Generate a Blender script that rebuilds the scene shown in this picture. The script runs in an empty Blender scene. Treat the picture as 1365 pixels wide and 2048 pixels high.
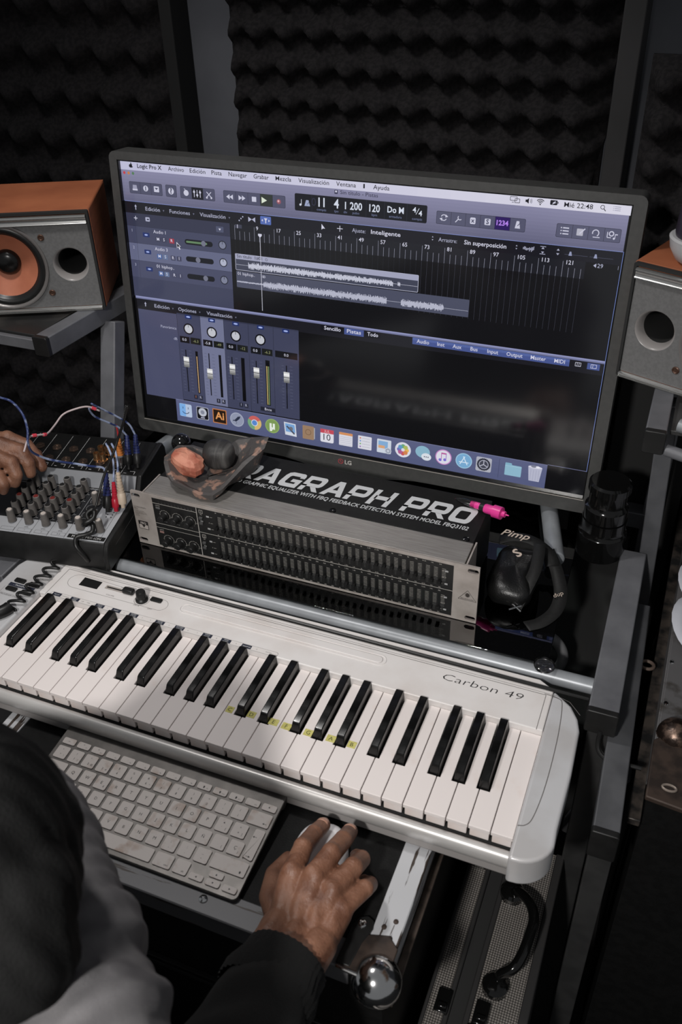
import bpy, math, random
from mathutils import Vector, Matrix, Euler
R_ = math.radians
PI = math.pi
scn = bpy.context.scene
COL = scn.collection
rnd = random.Random(7)

def W(x, y, z):            # rig millimetres (0 = top of the piano keys) -> metres, floor at 0
    return Vector((x/1000, y/1000, z/1000+0.70))

# ---------------------------------------------------------------- camera, world, lights, exposure
cam_d = bpy.data.cameras.new('camera'); cam = bpy.data.objects.new('camera', cam_d); COL.objects.link(cam)
rx = Vector((0.92823216, 0.37100136, -0.02725876)); ry = Vector((0.19976236, -0.55892929, -0.8047938)); rz = Vector((-0.31381531, 0.74159021, -0.59292825))
M = Matrix((( rx[0], -ry[0], -rz[0]), (rx[1], -ry[1], -rz[1]), (rx[2], -ry[2], -rz[2]))).to_4x4()
M.translation = W(722.1, -541.9, 788.4)
cam.matrix_world = M
cam_d.sensor_fit = 'HORIZONTAL'; cam_d.sensor_width = 24.0; cam_d.lens = 1814.44*24/1365
cam_d.clip_start = 0.02
cam_d.dof.use_dof = True; cam_d.dof.focus_distance = 1.2; cam_d.dof.aperture_fstop = 8.0
scn.camera = cam
scn.view_settings.view_transform = 'Standard'; scn.view_settings.look = 'None'
scn.view_settings.gamma = 1.0; scn.view_settings.exposure = 0.0
scn.view_settings.use_curve_mapping = False

wd = bpy.data.worlds.new('world'); scn.world = wd; wd.use_nodes = True
bg = wd.node_tree.nodes['Background']; bg.inputs[0].default_value = (0.95, 0.97, 1.0, 1); bg.inputs[1].default_value = 0.17

def spot(name, loc, target, power, radius, size, blend, color=(1, 1, 1)):
    d = bpy.data.lights.new(name, 'SPOT'); o = bpy.data.objects.new(name, d); COL.objects.link(o)
    o.location = W(*loc); d.energy = power; d.shadow_soft_size = radius; d.spot_size = R_(size); d.spot_blend = blend; d.color = color
    o.rotation_euler = (W(*target)-W(*loc)).to_track_quat('-Z', 'Y').to_euler()
    return o
spot('ceiling_lamp_behind', (480, -1065, 1050), (400, 120, 0), 66, 0.05, 62, 1.0, (1.0, 0.97, 0.94))
spot('ceiling_lamp_over_desk', (0, 120, 1250), (260, 300, 0), 21, 0.07, 120, 1.0, (1.0, 0.97, 0.95))
scn.cycles.max_bounces = 6

# ---------------------------------------------------------------- materials
def lin(c):
    c = c/255
    return c/12.92 if c <= 0.04045 else ((c+0.055)/1.055)**2.4
def S(r, g=None, b=None, a=1.0):
    if g is None: g = b = r
    return (lin(r), lin(g), lin(b), a)
MATS = {}
def mat(name, col, rough=0.5, metal=0.0, col2=None, scale=40.0, detail=4.0, lo=0.4, hi=0.6, bump=0.0, bscale=200.0, coat=0.0,
        stretch=None, emit=None, spec=0.5, sheen=0.0, trans=0.0, rough2=None):
    if name in MATS: return MATS[name]
    m = bpy.data.materials.new(name); m.use_nodes = True; nt = m.node_tree; N = nt.nodes; L = nt.links
    p = N['Principled BSDF']
    p.inputs['Base Color'].default_value = col; p.inputs['Roughness'].default_value = rough; p.inputs['Metallic'].default_value = metal
    p.inputs['Coat Weight'].default_value = coat; p.inputs['Specular IOR Level'].default_value = spec
    p.inputs['Sheen Weight'].default_value = sheen; p.inputs['Transmission Weight'].default_value = trans
    tc = N.new('ShaderNodeTexCoord'); mp = N.new('ShaderNodeMapping'); L.new(tc.outputs['Object'], mp.inputs[0])
    if stretch: mp.inputs['Scale'].default_value = stretch
    if col2 is not None or rough2 is not None:
        n = N.new('ShaderNodeTexNoise'); n.inputs['Scale'].default_value = scale; n.inputs['Detail'].default_value = detail
        L.new(mp.outputs[0], n.inputs['Vector'])
        cr = N.new('ShaderNodeValToRGB'); cr.color_ramp.elements[0].position = lo; cr.color_ramp.elements[1].position = hi
        cr.color_ramp.elements[0].color = (0, 0, 0, 1); cr.color_ramp.elements[1].color = (1, 1, 1, 1)
        L.new(n.outputs['Fac'], cr.inputs[0])
        if col2 is not None:
            mx = N.new('ShaderNodeMix'); mx.data_type = 'RGBA'; mx.inputs[6].default_value = col; mx.inputs[7].default_value = col2
            L.new(cr.outputs[0], mx.inputs[0]); L.new(mx.outputs[2], p.inputs['Base Color'])
        if rough2 is not None:
            mr = N.new('ShaderNodeMapRange'); mr.inputs[3].default_value = rough; mr.inputs[4].default_value = rough2
            L.new(cr.outputs[0], mr.inputs[0]); L.new(mr.outputs[0], p.inputs['Roughness'])
    if bump:
        n2 = N.new('ShaderNodeTexNoise'); n2.inputs['Scale'].default_value = bscale; n2.inputs['Detail'].default_value = 3
        L.new(mp.outputs[0], n2.inputs['Vector'])
        b = N.new('ShaderNodeBump'); b.inputs['Strength'].default_value = bump; b.inputs['Distance'].default_value = 0.001
        L.new(n2.outputs['Fac'], b.inputs['Height']); L.new(b.outputs[0], p.inputs['Normal'])
    if emit:
        p.inputs['Emission Color'].default_value = emit; p.inputs['Emission Strength'].default_value = 1.0
    MATS[name] = m
    return m

WHITE = mat('ivory_white_plastic', S(226, 222, 220), 0.35, col2=S(214, 207, 203), scale=18, lo=0.45, hi=0.75)
KEYW = mat('white_key_plastic', S(232, 224, 221), 0.28, col2=S(222, 206, 198), scale=26, lo=0.55, hi=0.8)
KEYB = mat('black_key_plastic', S(14), 0.16, col2=S(17), scale=60, rough2=0.28, spec=0.4)
SILV = mat('silver_painted_plastic', S(196, 194, 192), 0.38, 0.35, col2=S(176, 173, 170), scale=12, lo=0.4, hi=0.8)
ALU = mat('brushed_aluminium', S(172, 168, 164), 0.42, 0.55, col2=S(142, 138, 134), scale=30, stretch=(1, 14, 14), lo=0.3, hi=0.8, bump=0.1, bscale=120)
EAR = mat('rack_ear_aluminium', S(190, 182, 176), 0.45, 0.4, col2=S(160, 150, 143), scale=40, lo=0.4, hi=0.8)
BLKP = mat('black_plastic', S(25), 0.42, col2=S(30), scale=80, spec=0.35)
BLKG = mat('glossy_black', S(14), 0.12, coat=0.1)
BLKM = mat('matt_black', S(44), 0.8, spec=0.3)
BLKPAINT = mat('black_painted_steel', S(22), 0.5, col2=S(27), scale=120, bump=0.05, spec=0.3)
GREYM = mat('grey_painted_steel', S(112, 113, 117), 0.45, 0.1, col2=S(92, 93, 97), scale=22, lo=0.35, hi=0.7, bump=0.08, bscale=300)
TUBEM = mat('galvanised_tube', S(152, 156, 160), 0.36, 0.2, col2=S(130, 133, 137), scale=35, lo=0.3, hi=0.8)
BEZEL = mat('monitor_grey_plastic', S(88, 88, 87), 0.36, 0.3, col2=S(84, 84, 83), scale=160)
CHROME = mat('chrome', S(215), 0.13, 1.0, col2=S(120, 100, 88), scale=60, lo=0.62, hi=0.7, rough2=0.5)
RUST = mat('rusty_ball_metal', S(50, 40, 35), 0.35, 0.7, col2=S(120, 100, 88), scale=90, lo=0.5, hi=0.65, bump=0.5, bscale=180)
RUSTP = mat('rust_brown_plate', S(44, 36, 32), 0.6, 0.3, col2=S(66, 54, 47), scale=50)
WOOD = mat('cherry_veneer', S(176, 106, 72), 0.55, col2=S(150, 86, 58), scale=14, stretch=(1, 1, 9), lo=0.3, hi=0.75)
BAFF = mat('baffle_grey', S(122, 122, 122), 0.5, 0.2, col2=S(114, 114, 114), scale=300)
CONE = mat('copper_cone', S(198, 122, 92), 0.6, col2=S(176, 104, 76), scale=24, lo=0.4, hi=0.7)
RUBB = mat('black_rubber', S(30), 0.35)
SKIN = mat('skin', S(138, 98, 77), 0.5, col2=S(96, 60, 43), scale=44, lo=0.36, hi=0.7, bump=0.6, bscale=380, detail=8)
SKIN.node_tree.nodes['Principled BSDF'].inputs['Subsurface Weight'].default_value = 0.08
SKIN.node_tree.nodes['Principled BSDF'].inputs['Subsurface Radius'].default_value = (0.006, 0.002, 0.001)
NAIL = mat('nail', S(176, 132, 112), 0.3)
CLOTHB = mat('black_cloth', S(24), 0.95, bump=0.9, bscale=900, sheen=0.06, spec=0.15)
CLOTHG = mat('grey_cloth', S(124, 122, 123), 0.95, col2=S(110, 108, 110), scale=30, bump=0.5, bscale=1200, spec=0.2)
HAIR = mat('black_hair', S(19), 0.8, bump=0.8, bscale=600, spec=0.2)
FOAM = mat('charcoal_foam', S(44, 42, 43), 0.95, col2=S(34, 33, 34), scale=160, bump=0.7, bscale=900, spec=0.1)
WALLM = mat('grey_wall_paint', S(100, 102, 108), 0.85, col2=S(88, 90, 96), scale=6, bump=0.3, bscale=60)
FLOORM = mat('dark_floor', S(44), 0.7, col2=S(50), scale=5)

def glass_mat(name, tint, ior=1.5, rough=0.02):
    m = bpy.data.materials.new(name); m.use_nodes = True; nt = m.node_tree; N = nt.nodes; L = nt.links
    N.remove(N['Principled BSDF']); out = N['Material Output']
    t = N.new('ShaderNodeBsdfTransparent'); t.inputs[0].default_value = tint
    g = N.new('ShaderNodeBsdfGlossy'); g.inputs['Roughness'].default_value = rough
    fr = N.new('ShaderNodeFresnel'); fr.inputs[0].default_value = ior
    mx = N.new('ShaderNodeMixShader'); L.new(fr.outputs[0], mx.inputs[0]); L.new(t.outputs[0], mx.inputs[1]); L.new(g.outputs[0], mx.inputs[2])
    L.new(mx.outputs[0], out.inputs[0]); MATS[name] = m; return m
GLASS = glass_mat('clear_table_glass', (0.86, 0.9, 0.88, 1), 1.8)
CLEARP = glass_mat('clear_plastic', (0.8, 0.8, 0.8, 1), rough=0.1)

def vc_mat(name, emissive=False, rough=0.5, coat=0.0, metal=0.0, spec=0.5):
    m = bpy.data.materials.new(name); m.use_nodes = True; nt = m.node_tree; N = nt.nodes; L = nt.links
    p = N['Principled BSDF']; a = N.new('ShaderNodeAttribute'); a.attribute_name = 'Col'
    p.inputs['Roughness'].default_value = rough; p.inputs['Coat Weight'].default_value = coat; p.inputs['Metallic'].default_value = metal
    p.inputs['Specular IOR Level'].default_value = spec
    if emissive:
        p.inputs['Base Color'].default_value = S(12)
        L.new(a.outputs['Color'], p.inputs['Emission Color']); p.inputs['Emission Strength'].default_value = 1.0
    else: L.new(a.outputs['Color'], p.inputs['Base Color'])
    MATS[name] = m; return m
SCREENM = vc_mat('lit_screen', True, rough=0.12, spec=1.0)
PRINT = vc_mat('printed_graphics', rough=0.4)
PRINTM = vc_mat('printed_graphics_on_metal', rough=0.42)

# ---------------------------------------------------------------- object plumbing
def link(o, parent=None):
    COL.objects.link(o)
    if parent is not None: o.parent = parent
    return o
def tag(o, label=None, cat=None, group=None, kind=None):
    if label: o['label'] = label
    if cat: o['category'] = cat
    if group: o['group'] = group
    if kind: o['kind'] = kind
    return o
def thing(name, label, cat, loc=(0, 0, 0), rot=(0, 0, 0), group=None):
    o = bpy.data.objects.new(name, None); link(o); o.location = W(*loc); o.rotation_euler = [R_(a) for a in rot]
    o.empty_display_size = 0.02; o['_o'] = [float(v) for v in loc]
    return tag(o, label, cat, group)
def smooth(me, ang=40):
    for p in me.polygons: p.use_smooth = True
    try: me.set_sharp_from_angle(angle=R_(ang))
    except Exception: pass

class MB:
    """collects shapes in millimetres; build() links them as one mesh object"""
    def __init__(s): s.v = []; s.f = []; s.m = []; s.c = []
    def add(s, vs, fs, mi=0, col=None):
        b = len(s.v); s.v += [tuple(v) for v in vs]; s.f += [tuple(b+i for i in f) for f in fs]; s.m += [mi]*len(fs); s.c += [col]*len(fs); return s
    def box(s, x0, x1, y0, y1, z0, z1, mi=0, M=None):
        vs = [(x, y, z) for z in (z0, z1) for y in (y0, y1) for x in (x0, x1)]
        if M: vs = [tuple(M @ Vector(v)) for v in vs]
        return s.add(vs, [(0, 2, 3, 1), (4, 5, 7, 6), (0, 1, 5, 4), (1, 3, 7, 5), (3, 2, 6, 7), (2, 0, 4, 6)], mi)
    def prism(s, pts, z0, z1, mi=0, f=None, caps=True):   # pts: 2D outline (ccw), f maps (x,y,z)
        n = len(pts); f = f or (lambda x, y, z: (x, y, z))
        vs = [f(x, y, z0) for x, y in pts]+[f(x, y, z1) for x, y in pts]
        fs = [(i, (i+1) % n, n+(i+1) % n, n+i) for i in range(n)]
        if caps: fs += [tuple(reversed(range(n))), tuple(range(n, 2*n))]
        return s.add(vs, fs, mi)
    def tube(s, pts, r, n=10, mi=0, caps=True, closed=False):
        P = [Vector(p) for p in pts]; k = len(P); rs = r if isinstance(r, (list, tuple)) else [r]*k
        T = []
        for i in range(k):
            a = P[(i-1) % k] if (closed or i > 0) else P[i]; b = P[(i+1) % k] if (closed or i < k-1) else P[i]
            t = (b-a); T.append(t.normalized() if t.length > 1e-9 else Vector((0, 0, 1)))
        up = Vector((0, 0, 1)) if abs(T[0].z) < 0.9 else Vector((1, 0, 0))
        u = T[0].cross(up).normalized(); vs = []
        for i in range(k):
            u = (u-T[i]*u.dot(T[i])).normalized(); w = T[i].cross(u)
            for j in range(n):
                a = 2*PI*j/n; vs.append(tuple(P[i]+(u*math.cos(a)+w*math.sin(a))*rs[i]))
        fs = []
        for i in range(k if closed else k-1):
            for j in range(n):
                a = i*n+j; b = i*n+(j+1) % n; c = ((i+1) % k)*n+(j+1) % n; d = ((i+1) % k)*n+j
                fs.append((a, b, c, d))
        if caps and not closed: fs += [tuple(reversed(range(n))), tuple(range((k-1)*n, k*n))]
        return s.add(vs, fs, mi)
    def lathe(s, prof, c=(0, 0, 0), n=32, mi=0, M=None, caps=True):   # prof: (r, z)
        vs = []; c = Vector(c)
        for r, z in prof:
            for j in range(n):
                a = 2*PI*j/n; v = Vector((r*math.cos(a), r*math.sin(a), z))
                if M: v = M @ v
                vs.append(tuple(v+c))
        fs = []
        for i in range(len(prof)-1):
            for j in range(n):
                fs.append((i*n+j, i*n+(j+1) % n, (i+1)*n+(j+1) % n, (i+1)*n+j))
        if caps: fs += [tuple(reversed(range(n))), tuple(range((len(prof)-1)*n, len(prof)*n))]
        return s.add(vs, fs, mi)
    def ball(s, c, r, n=20, mi=0, sc=(1, 1, 1)):
        k = n//2; prof = [(max(0.001, math.sin(PI*i/k))*r, -math.cos(PI*i/k)*r) for i in range(k+1)]
        return s.lathe([(a, b) for a, b in prof], c, n, mi, M=Matrix.Diagonal(Vector(sc)))
    def build(s, name, m, parent=None, o=None, bevel=0, seg=2, sm=True, sharp=35, col=False):
        if o is None: o = tuple(parent['_o']) if (parent is not None and '_o' in parent.keys()) else (0, 0, -700)
        me = bpy.data.meshes.new(name)
        me.from_pydata([((x-o[0])/1000, (y-o[1])/1000, (z-o[2])/1000) for x, y, z in s.v], [], s.f)
        for q in (m if isinstance(m, (list, tuple)) else [m]): me.materials.append(q)
        for p, k in zip(me.polygons, s.m): p.material_index = k
        if col:
            at = me.color_attributes.new('Col', 'FLOAT_COLOR', 'CORNER')
            for p, c in zip(me.polygons, s.c):
                if c:
                    for li in p.loop_indices: at.data[li].color = c
        me.validate()
        if sm: smooth(me, sharp)
        ob = link(bpy.data.objects.new(name, me), parent)
        if parent is not None: ob['_o'] = [float(v) for v in o]
        if bevel:
            b = ob.modifiers.new('bevel', 'BEVEL'); b.width = bevel/1000; b.segments = seg; b.limit_method = 'ANGLE'; b.angle_limit = R_(40)
            b.harden_normals = False
        return ob

def rrect(x0, x1, y0, y1, r, n=5):
    rs = r if isinstance(r, (list, tuple)) else [r]*4   # order: x1y0, x1y1, x0y1, x0y0
    out = []
    for (cx, cy, a0), q in zip(((x1, y0, -90), (x1, y1, 0), (x0, y1, 90), (x0, y0, 180)), rs):
        sx = -1 if cx == x1 else 1; sy = 1 if cy == y0 else -1
        if q <= 0: out.append((cx, cy)); continue
        for i in range(n+1):
            a = R_(a0+90*i/n); out.append((cx+sx*q+q*math.cos(a), cy+sy*q+q*math.sin(a)))
    return out
def circ(cx, cy, r, n=24, ry=None, a0=0):
    return [(cx+r*math.cos(2*PI*i/n+a0), cy+(ry or r)*math.sin(2*PI*i/n+a0)) for i in range(n)]

from mathutils.geometry import tessellate_polygon
def plate(mb, outline, holes, z0, z1, f, mi=0):      # flat plate with holes, mapped by f(x,y,z)
    loops = [outline]+holes
    flat = [p for l in loops for p in l]; n = len(flat)
    tris = tessellate_polygon([[Vector((x, y, 0)) for x, y in l] for l in loops])
    vs = [f(x, y, z1) for x, y in flat]+[f(x, y, z0) for x, y in flat]; fs = []
    for t in tris:
        a, b, c = t; A, B, Cc = (flat[i] for i in t)
        if (B[0]-A[0])*(Cc[1]-A[1])-(B[1]-A[1])*(Cc[0]-A[0]) < 0: a, c = c, a
        fs.append((a, b, c)); fs.append((n+c, n+b, n+a))
    k = 0
    for l in loops:
        m = len(l)
        for i in range(m):
            a, b = k+i, k+(i+1) % m; fs.append((n+a, n+b, b, a))
        k += m
    mb.add(vs, fs, mi); return mb

# ---------------------------------------------------------------- flat graphics (print on surfaces, the picture on the screen)
_tc = {}
_tcol = bpy.data.collections.new('text_work'); scn.collection.children.link(_tcol)
def text_mesh(s, shear=0.0, bold=0.0):
    k = (s, shear, bold)
    sp = 1.12 if s.startswith('ULTRAGRAPH P') else 1.0
    if k not in _tc:
        cu = bpy.data.curves.new('t', 'FONT'); cu.body = s; cu.size = 1.0; cu.shear = shear; cu.offset = bold; cu.resolution_u = 2; cu.space_character = sp
        ob = bpy.data.objects.new('t', cu); _tcol.objects.link(ob)
        dg = bpy.context.evaluated_depsgraph_get(); dg.update()
        me = bpy.data.meshes.new_from_object(ob.evaluated_get(dg))
        vs = [(v.co.x, v.co.y) for v in me.vertices]; fs = [tuple(p.vertices) for p in me.polygons if all(-0.6 < me.vertices[i].co.y < 1.3 for i in p.vertices)]
        vs = [(x, y) if -0.6 < y < 1.3 else (vs[0][0], 0.0) for x, y in vs]
        bpy.data.objects.remove(ob); bpy.data.curves.remove(cu); bpy.data.meshes.remove(me)
        _tc[k] = (vs, fs)
    return _tc[k]
class CV:
    """2D drawing, u right / v down in mm, stacked in hair-thin layers"""
    def __init__(s, org, U, V, N, dz=0.035):
        s.o, s.U, s.V, s.N = Vector(org), Vector(U), Vector(V), Vector(N); s.mb = MB(); s.dz = dz; s.hs = 1.0
    def p3(s, u, v, l): return tuple(s.o+s.U*u+s.V*v+s.N*(l*s.dz))
    def poly(s, pts, c, l=1): s.mb.add([s.p3(u, v, l) for u, v in pts], [tuple(reversed(range(len(pts))))], 0, c)
    def rect(s, u0, v0, u1, v1, c, l=1): s.poly([(u0, v0), (u1, v0), (u1, v1), (u0, v1)], c, l)
    def rr(s, u0, v0, u1, v1, r, c, l=1): s.poly(rrect(u0, u1, v0, v1, r, 3), c, l)
    def disk(s, u, v, r, c, l=1, n=20, ry=None): s.poly(circ(u, v, r, n, ry), c, l)
    def line(s, pts, w, c, l=1):
        for (a, b), (c2, d) in zip(pts[:-1], pts[1:]):
            dx, dy = c2-a, d-b; k = math.hypot(dx, dy) or 1; nx, ny = -dy/k*w/2, dx/k*w/2
            s.poly([(a+nx, b+ny), (c2+nx, d+ny), (c2-nx, d-ny), (a-nx, b-ny)], c, l)
    def ring(s, u, v, r, w, c, l=1, a0=0, a1=360, n=20):
        p = [(u+r*math.cos(R_(a0+(a1-a0)*i/n)), v+r*math.sin(R_(a0+(a1-a0)*i/n))) for i in range(n+1)]; s.line(p, w, c, l)
    def text(s, t, u, v, h, c, l=2, al='l', shear=0.0, bold=0.0, sx=1.0, rot=0.0):   # h = cap height, v = baseline
        vs, fs = text_mesh(t, shear, bold)
        if not vs: return
        h = h*s.hs; k = h/0.69; x0 = min(p[0] for p in vs); x1 = max(p[0] for p in vs)
        off = {'l': 0, 'c': -(x0+x1)/2, 'r': -x1, 'L': -x0}[al]
        ca, sa = math.cos(R_(rot)), math.sin(R_(rot))
        out = []
        for x, y in vs:
            a, b = (x+off)*k*sx, -y*k
            out.append(s.p3(u+a*ca-b*sa, v+a*sa+b*ca, l))
        s.mb.add(out, fs, 0, c)
    def fit(s, t, u0, u1, v, h, c, l=2, shear=0.0, bold=0.0):
        vs, fs = text_mesh(t, shear, bold); x0 = min(p[0] for p in vs); x1 = max(p[0] for p in vs)
        s.text(t, u0, v, h, c, l, 'L', shear, bold, (u1-u0)/((x1-x0)*h*s.hs/0.69))
    def build(s, name, m, parent, o=None): return s.mb.build(name, m, parent, o, sm=False, col=True)

def block_letters(cv, s, u0, u1, v, h, col, shear=0.2, l=2):
    w = {'L': 1.0, 'T': 1.15, 'H': 1.3, 'A': 1.36, ' ': 0.5}; pieces = []; x = 0.0
    R1 = lambda a, b, c_, d, r=0.0: (rrect(a, b, c_, d, r, 4), [])
    for ch in s:
        W_ = w.get(ch, 1.28); g = []
        if ch == 'L': g = [R1(0, 0.3, 0, 1), R1(0.1, 1.0, 0, 0.24)]
        elif ch == 'T': g = [R1(0, 1.15, 0.76, 1), R1(0.42, 0.73, 0, 0.9)]
        elif ch == 'H': g = [R1(0, 0.3, 0, 1), R1(1.0, 1.3, 0, 1), R1(0.2, 1.1, 0.38, 0.62)]
        elif ch == 'U': g = [R1(0, 0.3, 0.2, 1), R1(0.98, 1.28, 0.2, 1), (rrect(0, 1.28, 0, 0.5, [0.26, 0, 0, 0.26], 4), [rrect(0.3, 0.98, 0.24, 0.499, [0.1, 0, 0, 0.1], 3)])]
        elif ch == 'O': g = [(rrect(0, 1.28, 0, 1, 0.28, 5), [rrect(0.32, 0.96, 0.24, 0.76, 0.1, 3)])]
        elif ch in 'PR':
            g = [(rrect(0, 1.24, 0.3, 1, [0.26, 0.26, 0, 0], 5), [rrect(0.3, 0.94, 0.52, 0.78, 0.08, 3)]), R1(0, 0.3, 0, 0.4)]
            if ch == 'R': g.append(([(0.55, 0.31), (0.9, 0.31), (1.28, 0), (0.92, 0)], []))
        elif ch == 'A': g = [([(0, 0), (0.5, 1), (0.86, 1), (1.36, 0), (1.03, 0), (0.93, 0.19), (0.43, 0.19), (0.33, 0)], [[(0.53, 0.39), (0.68, 0.72), (0.83, 0.39)]])]
        elif ch == 'G': g = [([(0.28, 0), (1.24, 0), (1.24, 0.56), (0.62, 0.56), (0.62, 0.36), (0.96, 0.36), (0.96, 0.24), (0.4, 0.24), (0.32, 0.32), (0.32, 0.68), (0.4, 0.76), (0.94, 0.76), (0.94, 0.68), (1.24, 0.68), (1.24, 0.8), (1.16, 0.94), (1.02, 1), (0.28, 1), (0.08, 0.92), (0, 0.74), (0, 0.26), (0.08, 0.08)], [])]
        for o_, hs in g: pieces.append(([(a+x, b) for a, b in o_], [[(a+x, b) for a, b in q] for q in hs]))
        x += W_+0.13
    tot = x-0.13; k = (u1-u0-shear*h)/tot
    for o_, hs in pieces:
        loops = [o_]+hs; flat = [p for q in loops for p in q]
        tris = tessellate_polygon([[Vector((a, b, 0)) for a, b in q] for q in loops])
        cv.mb.add([cv.p3(u0+a*k+shear*b*h, v-b*h, l) for a, b in flat], [tuple(t) for t in tris if len(set(t)) == 3], 0, col)
def copy_part(src, parent, loc=None, name=None):
    c = src.copy(); c.parent = parent
    if loc is not None: c.location = loc
    COL.objects.link(c); return c
def bez(pts, n=8):       # Catmull-Rom through the points
    P = [Vector(p) for p in pts]; P = [P[0]*2-P[1]]+P+[P[-1]*2-P[-2]]; out = []
    for i in range(1, len(P)-2):
        for k in range(n):
            t = k/n; a, b, c, d = P[i-1:i+3]
            out.append(0.5*((2*b)+(c-a)*t+(2*a-5*b+4*c-d)*t*t+(3*b-a-3*c+d)*t**3))
    out.append(P[-2]); return out
# ================================================================ the room
tag(MB().box(-3000, 3600, -2600, 3000, -740, -700).build('floor', FLOORM, sm=False), kind='structure')
tag(MB().box(-3000, 3600, 905, 1000, -700, 2300).build('wall_back', WALLM, sm=False), kind='structure')

def foam(name, label, x0, x1, z0, z1, y, pitch=48, amp=11, th=26, wav=0.0, group='acoustic foam panels'):
    t = thing(name, label, 'acoustic foam', ((x0+x1)/2, y, z0), group=group)
    nx = int((x1-x0)/8); nz = int((z1-z0)/8); vs = []; fs = []
    for j in range(nz+1):
        for i in range(nx+1):
            x = x0+(x1-x0)*i/nx; z = z0+(z1-z0)*j/nz
            e = min(1, min(i, nx-i, j, nz-j)/2)
            xx = x+5*math.sin(2*PI*z/pitch)
            h = amp*(math.sin(2*PI*xx/pitch)+1.15*math.sin(2*PI*z/pitch+0.6*math.sin(2*PI*x/pitch)))
            vs.append((x+(wav*math.sin(z/70)+wav*0.6*math.sin(z/23+1) if i in (0, nx) else 0), y-(th+h)*e, z))
    for j in range(nz):
        for i in range(nx):
            a = j*(nx+1)+i; fs.append((a, a+1, a+nx+2, a+nx+1))
    mb = MB().add(vs, fs); mb.box(x0, x1, y-1, y+7, z0, z1)
    mb.build('foam_sheet', FOAM, t, sharp=180); return t
foam('acoustic_foam_panel', 'dark egg-crate foam panel left of the grey wall strip', -900, -150, -690, 1250, 896, pitch=72, amp=11)
foam('acoustic_foam_panel', 'wide egg-crate foam panel behind the monitor, right of the grey wall strip', -48, 553, -690, 1250, 896, pitch=50, amp=12, wav=5)
foam('acoustic_foam_panel', 'narrow strip of foam at the far right edge, above the blue-banded box', 612, 1150, -690, 560, 800, pitch=52)
t = thing('wooden_batten', 'dark upright board framing the right edge of the foam behind the monitor', 'batten', (575, 880, -700))
MB().box(563, 592, 835, 905, -700, 1300).build('board', mat('dark_batten', S(52, 51, 52), 0.7, col2=S(44), scale=9), t, bevel=2)
t = thing('wooden_batten', 'black upright board at the right edge of the left foam panel', 'batten', (-150, 880, -700))
MB().box(-150, -128, 850, 905, -700, 1300).build('board', mat('black_batten', S(24), 0.8), t, bevel=2)

# ================================================================ steel desk frame
fr = thing('desk_frame', 'grey square-tube steel frame carrying the glass shelf and both loudspeakers', 'desk frame', (300, 400, -700))
def sq(name, p, q, w, h, m=GREYM, parent=None, cap=False, bevel=1.6):     # square tube between two points
    p, q = Vector(p), Vector(q); d = (q-p); L = d.length; zt = d.normalized()
    up = Vector((0, 0, 1)) if abs(zt.z) < 0.8 else Vector((0, 1, 0))
    x = zt.cross(up).normalized(); y = x.cross(zt)
    vs = [tuple(p+x*a*w/2+y*b*h/2+zt*c*L) for c in (0, 1) for b in (-1, 1) for a in (-1, 1)]
    mb = MB().add(vs, [(0, 2, 3, 1), (4, 5, 7, 6), (0, 1, 5, 4), (1, 3, 7, 5), (3, 2, 6, 7), (2, 0, 4, 6)])
    return mb.build(name, m, parent or fr, bevel=bevel)
tag(MB().tube([(60, 232, -5), (712, 232, -5)], 10, 28).build('front_tube', TUBEM, fr), 'round galvanised tube')
sq('side_rail', (721, 181, 0), (716, 476, 0), 33, 30)
tag(MB().prism(rrect(703.5, 738.5, -17, 16.5, 3), 175, 183, f=lambda x, y, z: (x, z, y)).build('end_cap', BLKP, fr, bevel=1), 'black plastic end cap')
sq('side_rail', (-90, 150, -13), (-90, 476, -13), 33, 30)
MIDM = mat('half_shaded_steel', S(88, 89, 92), 0.5, 0.1, col2=S(76, 77, 80), scale=24); sq('lower_rail', (748, 60, -45), (737, 420, -45), 27, 40, MIDM)  # the frame's grey darkened, half shade put into the colour
MB().prism(rrect(733.5, 762, -66, -24, 3), 54, 62, f=lambda x, y, z: (x, z, y)).build('end_cap', BLKP, fr, bevel=1)  # added black end, stands in for the rail fading into shadow
LEGM = mat('shaded_leg_steel', S(54), 0.5, col2=S(46), scale=30)  # frame steel darkened to paint the missing light on the right legs
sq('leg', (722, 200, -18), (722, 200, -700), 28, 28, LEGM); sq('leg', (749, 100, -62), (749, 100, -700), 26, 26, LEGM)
sq('leg', (-90, 200, -18), (-90, 200, -700), 28, 28)
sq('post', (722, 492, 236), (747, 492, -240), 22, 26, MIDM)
sq('post', (-80, 500, 222), (-66, 400, -20), 26, 26); sq('leg', (-66, 400, -20), (-66, 400, -700), 26, 26)
sq('leg', (745, 492, -240), (745, 492, -700), 24, 26)
for s, x, y0 in ((-1, -108, 370), (1, 713, 392)):
    a = sq('shelf_arm', (x, y0, 236), (x+(30 if s < 0 else -2), 650, 236), 23, 28)
    MB().prism(rrect(x-12.2, x+12.2, 221.5, 250.5, 3), y0-3, y0+5, f=lambda X, Z, Y: (X, Y, Z)).build('end_cap', BLKP, fr, bevel=1)
mbx = MB().lathe([(5.5, 0), (5.5, 1.5), (3.5, 2.6), (0.5, 2.8)], (-96.5, 404, 236), 20, M=Matrix.Rotation(R_(90), 3, 'Y'))
tag(mbx.build('bolt', CHROME, fr), 'steel bolt head')
MB().tube([(736, 420, 246), (1000, 330, 246)], 8, 16).build('shelf_tube', TUBEM, fr)
MB().tube([(728, 395, 226), (1000, 310, 226)], 7, 16).build('shelf_tube', GREYM, fr)
MB().box(728, 1000, 420, 640, 232, 238).build('shelf_plate', mat('shelf_steel', S(88, 88, 88), 0.4, 0.3, col2=S(60), scale=12), fr, bevel=1)
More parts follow.
